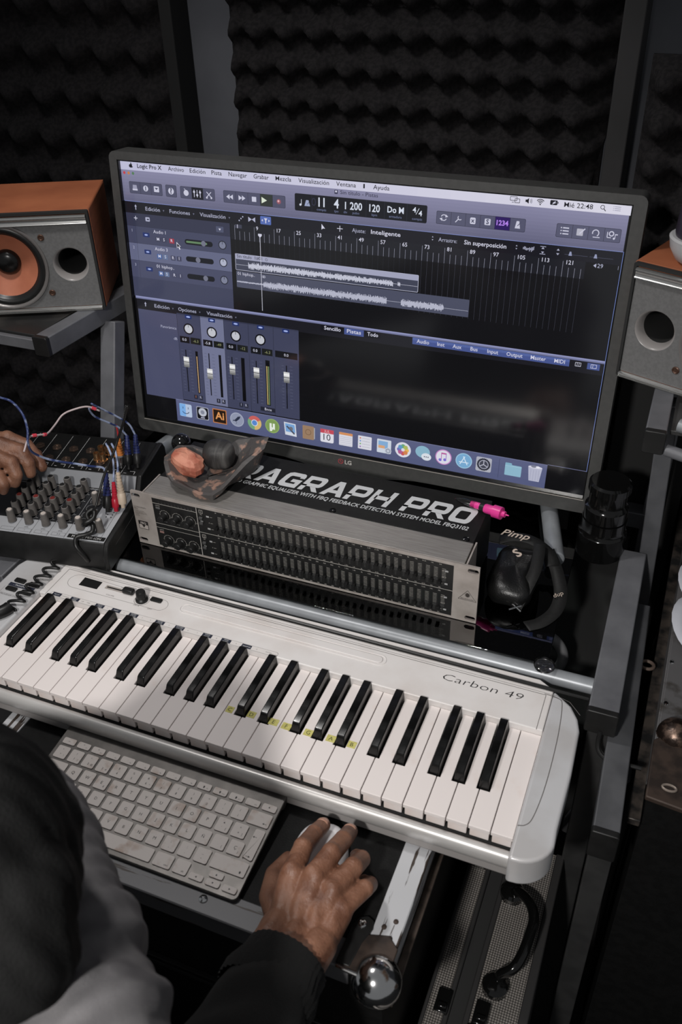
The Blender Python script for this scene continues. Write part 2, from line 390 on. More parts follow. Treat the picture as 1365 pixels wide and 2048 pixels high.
mbp = MB().box(-420, -121, 380, 640, 236, 246); mbp.build('shelf_plate', mat('left_shelf', S(92, 88, 84), 0.35, 0.3, col2=S(44), scale=9, lo=0.35, hi=0.6), fr, bevel=1)
MB().box(-420, -121, 372, 380, 226, 242).build('shelf_lip', GREYM, fr, bevel=1)
sq('cross_bar', (-94, 664, -60), (738, 664, -60), 28, 28); sq('post', (-96, 664, 222), (-96, 664, -700), 26, 26); sq('post', (728, 664, 222), (728, 664, -700), 26, 26)
sq('brace', (712, 215, -250), (756, 215, -110), 24, 24)
# hook rod
t = thing('hook_rod', 'thin black bent rod hooked across the two rails beside the keyboard end', 'rod', (720, 190, -40))
MB().tube(bez([(722, 176, -12), (722, 172, -26), (725, 166, -34), (734, 160, -36), (752, 160, -36), (772, 160, -36)], 5), 2.6, 10).build('rod', BLKP, t)
# lower shelf under the glass
t = thing('lower_shelf_board', 'black shelf board seen through the glass under the equalizer', 'shelf', (290, 440, -100))
MB().box(-72, 704, 250, 680, -108, -92).build('board', BLKM, t, bevel=1)
for x in (-60, 690): MB().box(x-12, x+12, 262, 668, -130, -108).build('bearer', BLKM, t)

# ================================================================ glass shelf
gl = thing('glass_shelf', 'clear glass table top resting on the tube behind the white keyboard', 'glass shelf', (284, 370, 5))
MB().prism(rrect(-70, 649, 235, 770, 4), 5.2, 8, f=lambda x, y, z: (x+(y-231)*-0.03 if x > 300 else x, y, z)).build('glass_sheet', GLASS, gl, bevel=0.8)
for x, y in ((646, 232),):
    tag(MB().lathe([(12, 8.2), (12.5, 10.5), (10, 12.5), (4, 13), (3.5, 11.5), (0.5, 11.2)], (x, y, 0), 28).build('suction_pad', CLEARP, gl), 'round clear suction pad')

# ================================================================ flight case the keyboards stand on
fc = thing('flight_case', 'black flight case with worn white metal edges under the keyboards', 'flight case', (318, 40, -700))
WORN = mat('worn_white_edge', S(192, 193, 196), 0.45, 0.25, col2=S(66, 56, 50), scale=26, stretch=(6, 0.45, 4), lo=0.56, hi=0.585, detail=9)
WORNX = mat('worn_shaded_edge', S(106, 106, 108), 0.5, 0.25, col2=S(70, 64, 60), scale=26, stretch=(0.45, 6, 4), lo=0.64, hi=0.67, detail=9)  # worn edge, with the shadow over the front strip put into its colour
LAM = mat('black_laminate', S(15), 0.6, col2=S(20), scale=90, bump=0.3, bscale=700, spec=0.2)
MB().box(52, 581, -149, 231, -640, -56.5).build('body', LAM, fc)
MB().box(50, 584, -152, 232, -640, -600).build('base_rim', BLKM, fc, bevel=2)
e = MB().box(556, 584, -124, 231, -57.5, -54.5).box(581.5, 584.5, -124, 231, -84, -55); tag(e.build('edge_strip', WORN, fc, bevel=1), 'scratched white edge strip')
e = MB().box(50, 76, -124, 231, -57.5, -54.5).box(49.5, 52, -124, 231, -84, -55); tag(e.build('edge_strip', WORN, fc, bevel=1), 'scratched white edge strip')
e = MB().box(76, 548, -152, -124, -57.5, -54.5).box(76, 548, -152.5, -149, -82, -55); tag(e.build('edge_strip', WORNX, fc, bevel=1), 'worn front edge strip with shade painted into its grey')
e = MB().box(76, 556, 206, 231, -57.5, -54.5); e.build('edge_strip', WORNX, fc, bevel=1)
MB().box(76, 545, -154, -149, -200, -194).box(76, 545, -154, -149, -187, -184).build('lid_seam', mat('seam_metal', S(60), 0.3, 0.6), fc, bevel=0.5)
MB().box(583, 591, -148, 225, -103, -97).build('side_valance', mat('brown_metal', S(104, 92, 84), 0.45, 0.5, col2=S(60, 52, 46), scale=30), fc, bevel=0.6)
for x, y in ((572, -142), (62, -142)):
    c = MB().prism([(x+(a if x > 300 else -a), y+b) for a, b in ((14, -12), (14, 24), (2, 34), (-18, 28), (-34, 6), (-36, -12))], -55, -52.5)
    c.box(x-14, x+14, y-13, y-10, -90, -54)
    cp = tag(c.build('corner_plate', RUSTP, fc, bevel=1), 'rusty corner plate')
    b = MB().ball((x+(3 if x > 300 else -3), y-5, -66), 24, 32); tag(b.build('ball_corner', CHROME if x > 300 else RUST, fc), 'dented chrome ball corner')
lt = MB().prism([(535, -150), (537, -112), (541, -101), (548, -97), (555, -100), (557, -108), (552, -125), (549, -150)], -55, -51.5)
lp = tag(lt.build('hasp', BLKP, fc, bevel=1), 'black hasp with a rivet')
MB().lathe([(4, 0), (4, 1), (2.6, 1.6), (1.6, 0.6), (0.3, 0.6)], (546, -107, -51.5), 20).build('rivet', CHROME, lp)
lb = MB().tube([(537, -153, -53), (560, -154, -53)], 2.2, 10); lb.build('catch_bar', CHROME, fc)
MB().lathe([(4.6, 0), (4.2, 1.6), (2.2, 2.4), (1.4, 1.2), (0.3, 1.2)], (388, -138, -54.5), 20).build('rivet', CHROME, fc)
for k in range(4):
    MB().lathe([(2.6, 0), (2.4, 1), (1, 1.5), (0.2, 1.5)], (566+(k % 2)*9, -119+9*k, -54.5), 14).build('rivet', RUSTP, fc)

# ================================================================ hard case with moulded handle, standing right of the flight case
DOT = mat('checkered_panel', S(150, 144, 138), 0.4, 0.4)
nt = DOT.node_tree; N = nt.nodes; L = nt.links; p = N['Principled BSDF']
tc = N['Texture Coordinate'] if 'Texture Coordinate' in N else N.new('ShaderNodeTexCoord')
ck = N.new('ShaderNodeTexVoronoi'); ck.feature = 'F1'; ck.distance = 'CHEBYCHEV'; ck.voronoi_dimensions = '2D'; ck.inputs['Scale'].default_value = 340; ck.inputs['Randomness'].default_value = 0
L.new(tc.outputs['Object'], ck.inputs['Vector'])
cr = N.new('ShaderNodeValToRGB'); cr.color_ramp.elements[0].position = 0.34; cr.color_ramp.elements[1].position = 0.42
cr.color_ramp.elements[0].color = S(168, 162, 156); cr.color_ramp.elements[1].color = S(34, 32, 31)
L.new(ck.outputs['Distance'], cr.inputs[0]); L.new(cr.outputs[0], p.inputs['Base Color'])
hc = thing('aluminium_case', 'upright hard case with dotted metal panels and a black handle beside the flight case', 'case', (660, 0, -700))
MB().box(601, 652-28, -330, 190, -690, -281).build('lid', DOT, hc, bevel=1)
MB().box(624, 646, -330, 190, -690, -284).build('seam', BLKM, hc)
MB().box(646, 703, -330, 190, -690, -281).build('body', DOT, hc, bevel=1)
DKE = mat('dark_case_edge', S(58, 57, 57), 0.5, 0.3)
for x0, x1 in ((597, 601.5), (621, 627), (643, 650), (701, 712)): MB().box(x0, x1, -331, 191, -691, -279).build('edge_rail', DKE, hc, bevel=1.5)
hp = [(663, 112, -279), (667, 110, -262), (684, 92, -248), (693, 72, -244), (693, 50, -244), (690, 25, -246), (684, 8, -250), (672, 2, -262), (668, 0, -279)]
h = MB().tube(bez(hp, 6), [7]*10+[6.2]*29+[7]*10, 14)
hd = MB().tube(bez(hp, 6), 6.4, 14); hd.build('handle', BLKG, hc)
for y, dx in ((115, 660), (-6, 668)):
    m = MB().lathe([(15, -281), (15, -272), (12, -268), (5, -266), (0.5, -266)], (dx, y, 0), 26); m.build('handle_mount', BLKG, hc)
for x, y in ((612, 150), (657, 150), (617, -42), (661, -40), (657, -70)):
    q = MB().box(x-8, x+8, y-15, y+13, -281, -274).box(x-5, x+6, y-11, y-4, -274, -271); q.build('latch', BLKG, hc, bevel=2)

# ================================================================ road case at the right edge
rc = thing('road_case', 'worn road case with rusted ball corner at the right edge of the photo', 'flight case', (930, 480, -700))
MB().box(783, 1150, 120, 735, -690, -22).build('body', LAM, rc)
MB().box(782, 806, 160, 735, -24, -20).box(780, 784, 160, 735, -60, -21).build('edge_strip', mat('dull_edge', S(108, 107, 108), 0.45, 0.4, col2=S(70, 66, 62), scale=40, lo=0.55, hi=0.7), rc, bevel=1)
MB().box(768, 781, 110, 735, -70, -60).build('lid_rail', mat('thin_rail', S(92, 84, 78), 0.4, 0.5, col2=S(44), scale=50), rc, bevel=1)
tag(MB().ball((801, 206, -22), 21, 28).build('ball_corner', RUST, rc), 'rusted ball corner')
q = MB().prism([(779, 110), (840, 104), (850, 190), (790, 200), (779, 190)], -24, -17); q.build('corner_plate', RUSTP, rc, bevel=1.5)
MB().tube([(801+7*math.cos(a*PI/8), 128+4*math.sin(a*PI/8), -16) for a in range(16)], 1.4, 8, closed=True).build('rivet_ring', mat('worn_rivet', S(150, 138, 128), 0.4, 0.5), rc)
MB().tube([(760+8*math.cos(a*PI/8), 336+7*math.sin(a*PI/8), -50) for a in range(16)], 2.2, 8, closed=True).build('hook_ring', mat('worn_rivet2', S(120, 104, 94), 0.5, 0.4), rc)
for k in range(6):
    MB().lathe([(3, 0), (2.4, 1.2), (0.3, 1.4)], (786, 250+k*70, -20), 12).build('rivet', CHROME, rc)
PAPER = mat('white_paper', S(190, 192, 200), 0.8)
for k, (x, y, r, lab) in enumerate(((805, 470, 42, 'curled white sheet lying on the right road case, the farther of two'), (808, 385, 46, 'curled white sheet on the right road case, nearer the ball corner'))):
    x += 9; t = thing('paper_sheet', lab, 'paper', (x+30, y, -19), group='white sheets on the road case')
    vs = []; fs = []
    for j in range(13):
        for i in range(13):
            u = i/12; v = j/12; ang = PI*(0.5+v)
            X = x-r*0.9*math.sin(PI*v)*(1-u)+u*120; Y = y+r*1.3*math.cos(PI*v); Z = -16+k*3+14*(1-u)**2*math.sin(PI*v)
            vs.append((X, Y, Z))
    for j in range(12):
        for i in range(12): a = j*13+i; fs.append((a, a+1, a+14, a+13))
    ob = MB().add(vs, fs).build('sheet', PAPER, t, sharp=180); sd = ob.modifiers.new('thick', 'SOLIDIFY'); sd.thickness = 0.0008
# ================================================================ monitor
MO = (-52.0, 545.8, 444.8)
mon = bpy.data.objects.new('monitor', None); link(mon); mon.empty_display_size = 0.03
mon.location = W(*MO); mon.rotation_euler = (R_(-6.1), 0, R_(0.57)); mon.scale = (1.15, 1.15, 1.15); mon['_o'] = [0.0, 0.0, 0.0]
tag(mon, 'wide grey-framed computer monitor showing music software', 'monitor')
def bz(x):   # lower edge of the bezel with its central bulge
    return -355-8.5*math.exp(-((x-299)/70)**4)
outer = [(-12, 3), (-12, -345)]
outer += [(-12+9*(1-math.cos(R_(a))), -346-9*math.sin(R_(a))) for a in (15, 45, 75)]
outer += [(x, bz(x)) for x in range(10, 591, 20)]
outer += [(613-9*(1-math.cos(R_(a))), -346-9*math.sin(R_(a))) for a in (75, 45, 15)]
outer += [(613, 3)]+[(613-8*(1-math.cos(R_(a))), 3+8*math.sin(R_(a))) for a in (20, 45, 70)]+[(605, 11), (-4, 11)]+[(-4-8*math.sin(R_(a)), 3+8*math.cos(R_(a))) for a in (20, 45, 70)]
f = lambda x, y, z: (x, -z, y)
mb = MB(); plate(mb, outer, [[(-1.5, 1.5), (599.5, 1.5), (599.5, -337.5), (-1.5, -337.5)]], -26, 5, f)
mb.build('bezel', BEZEL, mon, bevel=3.0, seg=4)
mb = MB(); plate(mb, [(-1.4, 1.4), (599.4, 1.4), (599.4, -337.4), (-1.4, -337.4)], [[(0, 0), (598, 0), (598, -336), (0, -336)]], -1, 4, f)
tag(mb.build('inner_rim', mat('black_rim', S(14), 0.25), mon), 'black inner rim')
mb = MB().box(-0.6, 598.6, 4.2, 5.6, -337.9, -337.0).box(-1.4, 599.5, -5.6, -4.8, -337.9, -337.2)
mb.build('rim_glint_line', mat('painted_rim_glint', S(190, 184, 176), 0.3, 0.3), mon)  # pale strip paints the light reflected along the bezel's lower inner edge
bk = MB(); vs = []; 
for k, (ins, y) in enumerate(((2, 26), (20, 40), (90, 58), (140, 60))):
    vs += [(-12+ins, y, 11-ins*0.7), (613-ins, y, 11-ins*0.7), (613-ins, y, -355+ins*0.7), (-12+ins, y, -355+ins*0.7)]
fs = [(k*4+i, k*4+(i+1) % 4, k*4+4+(i+1) % 4, k*4+4+i) for k in range(3) for i in range(4)]+[(12, 13, 14, 15), (3, 2, 1, 0)]
bk.add(vs, fs).build('back_shell', BLKP, mon, bevel=4)
# stand, upright while the panel leans
st = MB(); P0 = [(262, 72, -250), (336, 72, -250), (336, 96, -250), (262, 96, -250)]; P1 = [(262, 104, -363), (336, 104, -363), (336, 132, -363), (262, 132, -363)]
st.add(P0+P1, [(0, 1, 5, 4), (1, 2, 6, 5), (2, 3, 7, 6), (3, 0, 4, 7), (3, 2, 1, 0), (4, 5, 6, 7)]).box(255, 343, 50, 98, -290, -200)
st.build('stand_neck', BLKG, mon, bevel=4)
sbo = MB().prism([(145*math.cos(a*PI/24), 82*math.sin(a*PI/24)) for a in range(48)], 0, 9).build('stand_base', BLKG, mon, o=(0, 0, 0), bevel=2.5)
sbo.location = (0.300, 0.120, -0.3691); sbo.rotation_euler = (R_(6.1), 0, 0)
# logo
lg = CV((0, -5.1, 0), (1, 0, 0), (0, 0, -1), (0, -1, 0), 0.05)
lg.ring(291, 346.6, 3.3, 0.7, S(190, 70, 80), 1); lg.line([(291, 344.6), (291, 347.6), (293, 347.6)], 0.6, S(190, 70, 80), 1); lg.disk(289.6, 345.6, 0.5, S(190, 70, 80), 1)
lg.text('LG', 296.6, 349.4, 5.6, S(196, 192, 188), 1, 'L', bold=0.03)
lg.build('logo', PRINT, mon)

# ---- the picture on the screen
c = CV((0, 0, 0), (1, 0, 0), (0, 0, -1), (0, -1, 0), 0.05)
def grad(u0, v0, u1, v1, ca, cb, l=1, n=12, vert=True):
    for i in range(n):
        t = (i+0.5)/n; col = tuple(ca[k]*(1-t)+cb[k]*t for k in range(4))
        if vert: c.rect(u0, v0+(v1-v0)*i/n, u1, v0+(v1-v0)*(i+1)/n, col, l)
        else: c.rect(u0+(u1-u0)*i/n, v0, u0+(u1-u0)*(i+1)/n, v1, col, l)
c.hs = 1.2; BLACK = S(13, 13, 16); INK = S(22, 22, 30); PALE = S(205, 205, 222); LT = S(170, 172, 195)
c.rect(0, 0, 598, 336, BLACK, 0)
grad(0, 0, 598, 10.2, S(186, 186, 212), S(212, 210, 224), 1, 16, False)
# apple mark, menus
c.disk(13.9, 5.4, 2.0, INK, 2); c.disk(15.4, 5.4, 2.0, INK, 2); c.disk(14.9, 2.6, 0.7, INK, 2, ry=1.1); c.disk(17.2, 5.0, 0.9, S(192, 192, 214), 3)
mens = [('Logic Pro X', 23.4, 57), ('Archivo', 65.8, 87), ('Edición', 94.8, 115.5), ('Pista', 123.6, 137), ('Navegar', 145.8, 169.5), ('Grabar', 177.8, 197), ('Mezcla', 205.5, 225), ('Visualización', 233.7, 271), ('Ventana', 279.5, 303), ('1', 311.6, 313.4), ('Ayuda', 323.2, 342)]
for k, (t, a, b) in enumerate(mens): c.fit(t, a, b, 7.0, 3.9, INK, 2, bold=0.018 if k == 0 else 0.004)
c.fit('Mié 22:48', 531, 560, 7.4, 4.0, INK, 2, bold=0.004)
c.ring(569.5, 4.4, 1.9, 0.6, INK, 2); c.line([(571, 6), (573, 8)], 0.8, INK, 2)
for k in range(3): c.rect(581.5, 2.6+k*1.8, 587.5, 3.2+k*1.8, S(150, 150, 170), 2); c.rect(580, 2.6+k*1.8, 580.8, 3.2+k*1.8, S(150, 150, 170), 2)
for r in (2, 3.6, 5.2): c.ring(506.5, 7.4, r, 0.8, INK, 2, 225, 315, 8)
c.disk(506.5, 7.3, 0.7, INK, 2)
c.poly([(491, 3.6), (492.5, 3.6), (494.5, 1.8), (494.5, 7.6), (492.5, 6), (491, 6)], INK, 2); c.ring(494.5, 4.7, 2.2, 0.5, INK, 2, -45, 45, 6); c.ring(494.5, 4.7, 3.4, 0.5, S(120, 120, 140), 2, -45, 45, 6)
c.line([(475, 1.8), (482, 1.8), (482, 5.6), (475, 5.6), (475, 1.8)], 0.5, INK, 2); c.line([(480, 3.6), (485, 3.6), (485, 7.6), (480, 7.6), (480, 3.6)], 0.5, INK, 2); c.line([(477, 7.4), (479, 7.4)], 0.5, INK, 2)
c.rr(516.5, 1.8, 524, 6.6, 1, INK, 2); c.rect(524.2, 3.2, 525, 5, INK, 2); c.poly([(519, 4.4), (522.4, 2.4), (521.4, 4), (523, 4), (518.6, 6.2), (519.8, 4.5)], PALE, 3)
# window top
grad(0, 10.2, 596.6, 46.3, S(132, 131, 160), S(98, 98, 124), 1, 10)
for u, cc in ((4.4, S(190, 60, 70)), (10.5, S(196, 120, 60)), (16.6, S(80, 120, 84))): c.disk(u, 13.8, 1.7, cc, 2, 14)
c.fit('Sin título - Pistas', 284.5, 329, 15.3, 3.4, S(40, 40, 60), 2); c.rr(277.5, 11.3, 281.5, 15.8, 0.6, S(60, 60, 84), 2); c.disk(279.5, 13, 1.1, PALE, 3)
BT = S(76, 77, 100); BTE = S(46, 46, 62)
def btn(u0, u1, v0=23.6, v1=36.6, n=1, col=BT):
    c.rr(u0-0.4, v0-0.4, u1+0.4, v1+0.4, 1.5, BTE, 2); c.rr(u0, v0, u1, v1, 1.3, col, 3)
    for k in range(1, n): c.rect(u0+(u1-u0)*k/n-0.2, v0, u0+(u1-u0)*k/n+0.2, v1, BTE, 4)
IC = S(196, 196, 214)
btn(10, 55, n=3); c.poly([(14, 33), (14.8, 27), (20, 27), (20.8, 33)], S(150, 150, 172), 5); c.rect(14, 31.6, 21, 33.4, IC, 6)
c.disk(32.5, 30, 3.4, IC, 5); c.text('i', 32.5, 32.2, 4, BT, 6, 'c', bold=0.05); c.rr(44, 26.4, 51, 33, 0.6, IC, 5); c.poly([(45, 28), (50, 28), (47.5, 30.6)], BT, 6)
btn(60.5, 74.6); c.disk(67.5, 30.2, 3.8, IC, 5); c.text('?', 67.5, 32.8, 5, BT, 6, 'c', bold=0.04)
btn(80.4, 126, n=3); c.disk(88, 30.5, 3.4, IC, 5); c.line([(88, 28), (85.5, 25.6)], 0.7, IC, 5); c.rect(95.7, 23.6, 110.7, 36.6, S(22, 22, 32), 4)
for k in range(3): c.rect(98.5+k*4, 26, 99.3+k*4, 34.4, IC, 6); c.disk(98.9+k*4, 28.4+k % 2*3.4, 1.4, IC, 7, 10)
c.line([(115.5, 27), (121.5, 33)], 0.9, IC, 5); c.line([(121.5, 27), (115.5, 33)], 0.9, IC, 5); c.disk(115.6, 33.6, 1.2, IC, 5, 10); c.disk(121.6, 33.6, 1.2, IC, 5, 10)
btn(138.1, 216.9, n=5); m5 = 78.8/5
for k in (0, 1):
    s = -1 if k == 0 else 1; x = 138.1+m5*(k+0.5)
    for d in (-2.2, 2.2): c.poly([(x+d-s*2, 27.2), (x+d-s*2, 33), (x+d+s*2.4, 30.1)], IC, 5)
c.rect(138.1+m5*2.5-2.8, 27.4, 138.1+m5*2.5+2.8, 33, IC, 5); c.rect(138.1+m5*3+0.2, 23.6, 138.1+m5*4-0.2, 36.6, S(46, 52, 48), 4)
c.poly([(183+7.2-3, 26.6), (183+7.2-3, 33.8), (183+7.2+3.8, 30.2)], S(214, 224, 206), 6); c.disk(209, 30.1, 2.8, S(140, 84, 96), 5); c.disk(208.6, 29.6, 1.3, S(220, 170, 176), 6, 12)
# display
c.rr(229, 18.9, 386, 37.9, 1.6, S(17, 18, 26), 2)
for u in (250, 315.5, 337, 363): c.rect(u, 19.5, u+0.3, 37.4, S(44, 46, 60), 3)
W1 = S(206, 212, 226); BLU = S(108, 116, 150)
c.disk(236, 31, 1.3, W1, 3); c.rect(236.9, 25, 237.5, 31, W1, 3); c.poly([(241, 32), (243, 25.4), (246, 25.4), (248, 32)], S(150, 160, 190), 3); c.line([(244.5, 30), (248.6, 25.6)], 0.5, S(20, 20, 30), 4)
for t, u, h, s2 in (('11', 262, 8, 'compás'), ('4', 280, 8, 'tpo'), ('1', 291, 6.4, 'div'), ('200', 303.6, 6.6, 'pulso'), ('120', 325.5, 6.4, 'bpm')):
    c.text(t, u, 31, h, W1, 4, 'c', bold=0.02, sx=0.86); c.text(s2, u, 35.6, 2.2, BLU, 4, 'c')
c.text('0', 252.5, 31, 7.4, S(40, 42, 60), 4, 'c')
c.text('Do M', 350, 30, 5.4, W1, 4, 'c', bold=0.02, sx=0.9); c.text('armadura', 350, 35.4, 2.2, BLU, 4, 'c')
c.text('4', 371.5, 27.4, 4.6, W1, 4, 'c', bold=0.02); c.line([(373.4, 29.4), (376.8, 22.8)], 0.6, W1, 4); c.text('4', 378.4, 30.6, 4.6, W1, 4, 'c', bold=0.02); c.text('compás', 375, 35.4, 2.2, BLU, 4, 'c')
btn(397, 493.4, n=6, col=S(82, 83, 106)); k6 = 96.4/6
x = 397+k6/2; c.ring(x, 29.8, 3, 0.9, IC, 5, 20, 160, 8); c.ring(x, 29.8, 3, 0.9, IC, 5, 200, 340, 8); c.poly([(x+2, 26.2), (x+4.8, 28.6), (x+1.6, 29.6)], IC, 5); c.poly([(x-2, 33.4), (x-4.8, 31), (x-1.6, 30)], IC, 5)
x += k6; c.line([(x-3, 33.4), (x, 30)], 1, IC, 5); c.ring(x+1.8, 28.4, 2.2, 0.9, IC, 5, 45, 225, 8)
x += k6; c.rr(x-3, 26.8, x+3, 33.6, 1.2, IC, 5); c.text('x', x, 31.8, 3.4, BT, 6, 'c', bold=0.04)
x += k6; c.rr(x-3.2, 26.6, x+3.2, 33.2, 0.8, IC, 5); c.text('S', x, 32, 4, BT, 6, 'c', bold=0.03)
x += k6; c.rect(x-k6/2+0.2, 23.6, x+k6/2-0.2, 36.6, S(46, 30, 92), 4); c.text('1234', x, 32, 4.2, S(178, 130, 232), 6, 'c', bold=0.03, sx=0.95)
x += k6; c.poly([(x-2.6, 33.6), (x-1.2, 26), (x+1.6, 26), (x+3, 33.6)], IC, 5); c.line([(x, 31), (x+3.8, 26.6)], 0.7, BT, 6)
btn(526.6, 591.4, 24.6, 37.8, 4, S(84, 85, 108)); x = 534.7
for k in range(3): c.rect(x-4, 27.6+k*3, x-2.8, 28.8+k*3, IC, 5); c.rect(x-1.8, 27.6+k*3, x+4.4, 28.8+k*3, IC, 5)
x += 16.2; c.rr(x-3.6, 27.6, x+3, 34.6, 0.6, S(176, 176, 190), 5); c.line([(x-0.6, 32.6), (x+4.6, 27.2)], 1.2, IC, 6)
x += 16.2; c.ring(x-0.6, 30.4, 3.2, 1, IC, 5, -200, 60, 12); c.line([(x-3, 34.6), (x+4, 34.6)], 0.8, IC, 5)
x += 16.2; c.ring(x-1, 29.6, 2.2, 1.1, IC, 5); c.line([(x-5, 28), (x-5, 33.6), (x-1, 33.6)], 0.8, IC, 5); c.disk(x+2, 34.2, 1.1, IC, 5, 10); c.rect(x+2.6, 29.6, x+3.2, 34.2, IC, 5); c.rect(x+2.6, 29.6, x+5.4, 30.6, IC, 5)
# arrange bar
BL = S(70, 84, 140)
c.rect(0.6, 46.3, 596.6, 46.9, S(120, 132, 186), 2); c.rect(0.6, 46.9, 597, 60.6, S(24, 24, 32), 1); c.rect(597, 46.3, 597.5, 302, S(110, 128, 190), 2)
def menu(t, u0, u1, v, h=3.7, col=LT): c.fit(t, u0, u1, v, h, col, 3, bold=0.006); c.poly([(u1+4, v-2.6), (u1+6.2, v-2.6), (u1+5.1, v-0.6)], S(110, 112, 134), 3)
menu('Edición', 29.4, 49.6, 56); menu('Funciones', 63.1, 91, 56); menu('Visualización', 104.5, 139, 56)
c.poly([(14, 52.6), (15.6, 50), (17.2, 52.6)], LT, 3); c.rect(15, 52.6, 16.2, 56.4, LT, 3)
for a, b in ((157, 56), (159.4, 53.6), (161.8, 51.4)): c.disk(a, b, 0.9, LT, 3, 8)
c.poly([(169, 50.6), (173.5, 53.4), (169, 56.4)], LT, 3); c.poly([(178, 50.6), (173.5, 53.4), (178, 56.4)], LT, 3)
c.rr(184.6, 48.2, 198.4, 57.6, 1, S(82, 104, 172), 2); c.poly([(189.4, 50.4), (193.8, 50.4), (192.2, 53), (192.2, 56), (191, 56), (191, 53)], PALE, 3); c.poly([(186, 53), (188, 51.6), (188, 54.4)], PALE, 3); c.poly([(197, 53), (195, 51.6), (195, 54.4)], PALE, 3)
c.poly([(262, 50), (262, 56.4), (263.8, 55), (266.4, 55)], PALE, 3); c.line([(281, 53.2), (288, 53.2)], 0.7, PALE, 3); c.line([(284.5, 50), (284.5, 56.6)], 0.7, PALE, 3)
c.fit('Ajuste:', 299.4, 315.5, 55.4, 3.6, LT, 3); c.fit('Inteligente', 322, 356.9, 55.2, 3.8, PALE, 3, bold=0.012); c.fit('Arrastre:', 400.7, 421.6, 55.6, 3.6, LT, 3); c.fit('Sin superposición', 429.6, 476, 55.8, 3.8, PALE, 3, bold=0.012)
for u in (393, 486): c.poly([(u, 52), (u+0.9, 50.6), (u+1.8, 52)], LT, 3); c.poly([(u, 54), (u+0.9, 55.4), (u+1.8, 54)], LT, 3)
for k in range(11): c.rect(494+k*1.1, 53.4-rnd.uniform(0.6, 3), 494.7+k*1.1, 53.4+rnd.uniform(0.6, 3), LT, 3)
for u in (515, 531): c.poly([(u-1.6, 52), (u, 50), (u+1.6, 52)], LT, 3); c.poly([(u-1.6, 54.8), (u, 56.8), (u+1.6, 54.8)], LT, 3)
c.rect(512, 49.2, 518, 49.8, LT, 3); c.rect(512, 57, 518, 57.6, LT, 3)
for u in (544, 570): c.poly([(u-1.8, 56), (u-0.8, 51.8), (u+0.8, 51.8), (u+1.8, 56)], S(140, 146, 176), 3); c.rect(u-6, 54.8, u+18, 55.2, S(70, 72, 90), 2)
# track headers
c.rect(0.6, 60.6, 144, 165.4, S(62, 65, 88), 1); c.rect(0.6, 60.6, 144, 76, S(52, 54, 74), 2)
c.rect(11.6, 66, 16.6, 66.8, PALE, 4); c.rect(13.7, 63.9, 14.5, 68.9, PALE, 4); c.rr(28, 64, 34, 69, 0.8, LT, 4); c.rect(30, 65.8, 33, 67.4, S(52, 54, 74), 5)
c.rr(125.4, 65.6, 135.4, 72.4, 0.8, S(76, 80, 104), 4); c.poly([(128.8, 68), (132, 68), (130.4, 70.4)], PALE, 5)
for k, (t, v0, v1) in enumerate((('Audio 1', 76, 97), ('Audio 3', 97, 118.6), ('01 hiphop..', 118.6, 140.2))):
    col = (S(66, 69, 93), S(96, 100, 128), S(70, 73, 98))[k]
    c.rect(0.6, v0, 144, v1, col, 2); c.rect(0.6, v0, 144, v0+0.3, S(40, 42, 58), 3); c.rect(12.4, v0, 12.7, v1, S(44, 46, 62), 3); c.text(str(k+1), 7, v0+7.4, 2.8, LT, 4, 'c')
    c.rr(22, v0+7, 31.6, v0+12.4, 0.8, S(34, 48, 100), 4); c.disk(26.8, v0+9.7, 2.4, S(160, 176, 230), 5, 12, 1)
    c.text(t, 37.6, v0+6.4, 3.3, PALE, 4)
    for j, (q, cc) in enumerate((('M', S(70, 96, 150) if k else S(60, 62, 84)), ('S', S(96, 112, 146) if k else S(60, 62, 84)), ('R', S(150, 50, 66) if k == 0 else S(66, 68, 92)), ('I', S(66, 68, 92)))):
        u = 40+j*8.4+(2.6 if j > 1 else 0); c.rr(u, v0+10.6, u+6.8, v0+16.6, 0.7, cc, 4); c.text(q, u+3.4, v0+15, 3.0, PALE if j != 3 or k else S(90, 92, 110), 5, 'c', bold=0.01)
    c.rr(81, v0+9, 119.6, v0+15.4, 3, S(20, 22, 30), 4)
    if k == 0: c.rr(83, v0+11, 112, v0+13.4, 1.1, S(96, 128, 92), 5)
    kx = (107, 98, 107)[k]; c.disk(kx, v0+12.2, 3.3, S(110, 112, 130), 6, 16); c.disk(132.8, v0+11.4, 5.4, S(34, 36, 48), 4, 20); c.disk(132.8, v0+11.4, 4.3, S(120, 124, 146) if k != 1 else S(170, 174, 194), 5, 20); c.rect(132.5, v0+7, 133.1, v0+10.6, S(24, 24, 34), 6)
c.poly([(69.4, 90), (69.4, 97.4), (71.4, 95.8), (73, 99), (74.2, 98.4), (72.8, 95.4), (75, 95.2)], S(226, 226, 236), 9); c.poly([(69.9, 91.4), (69.9, 96.2), (74, 94.8)], S(30, 30, 40), 10)
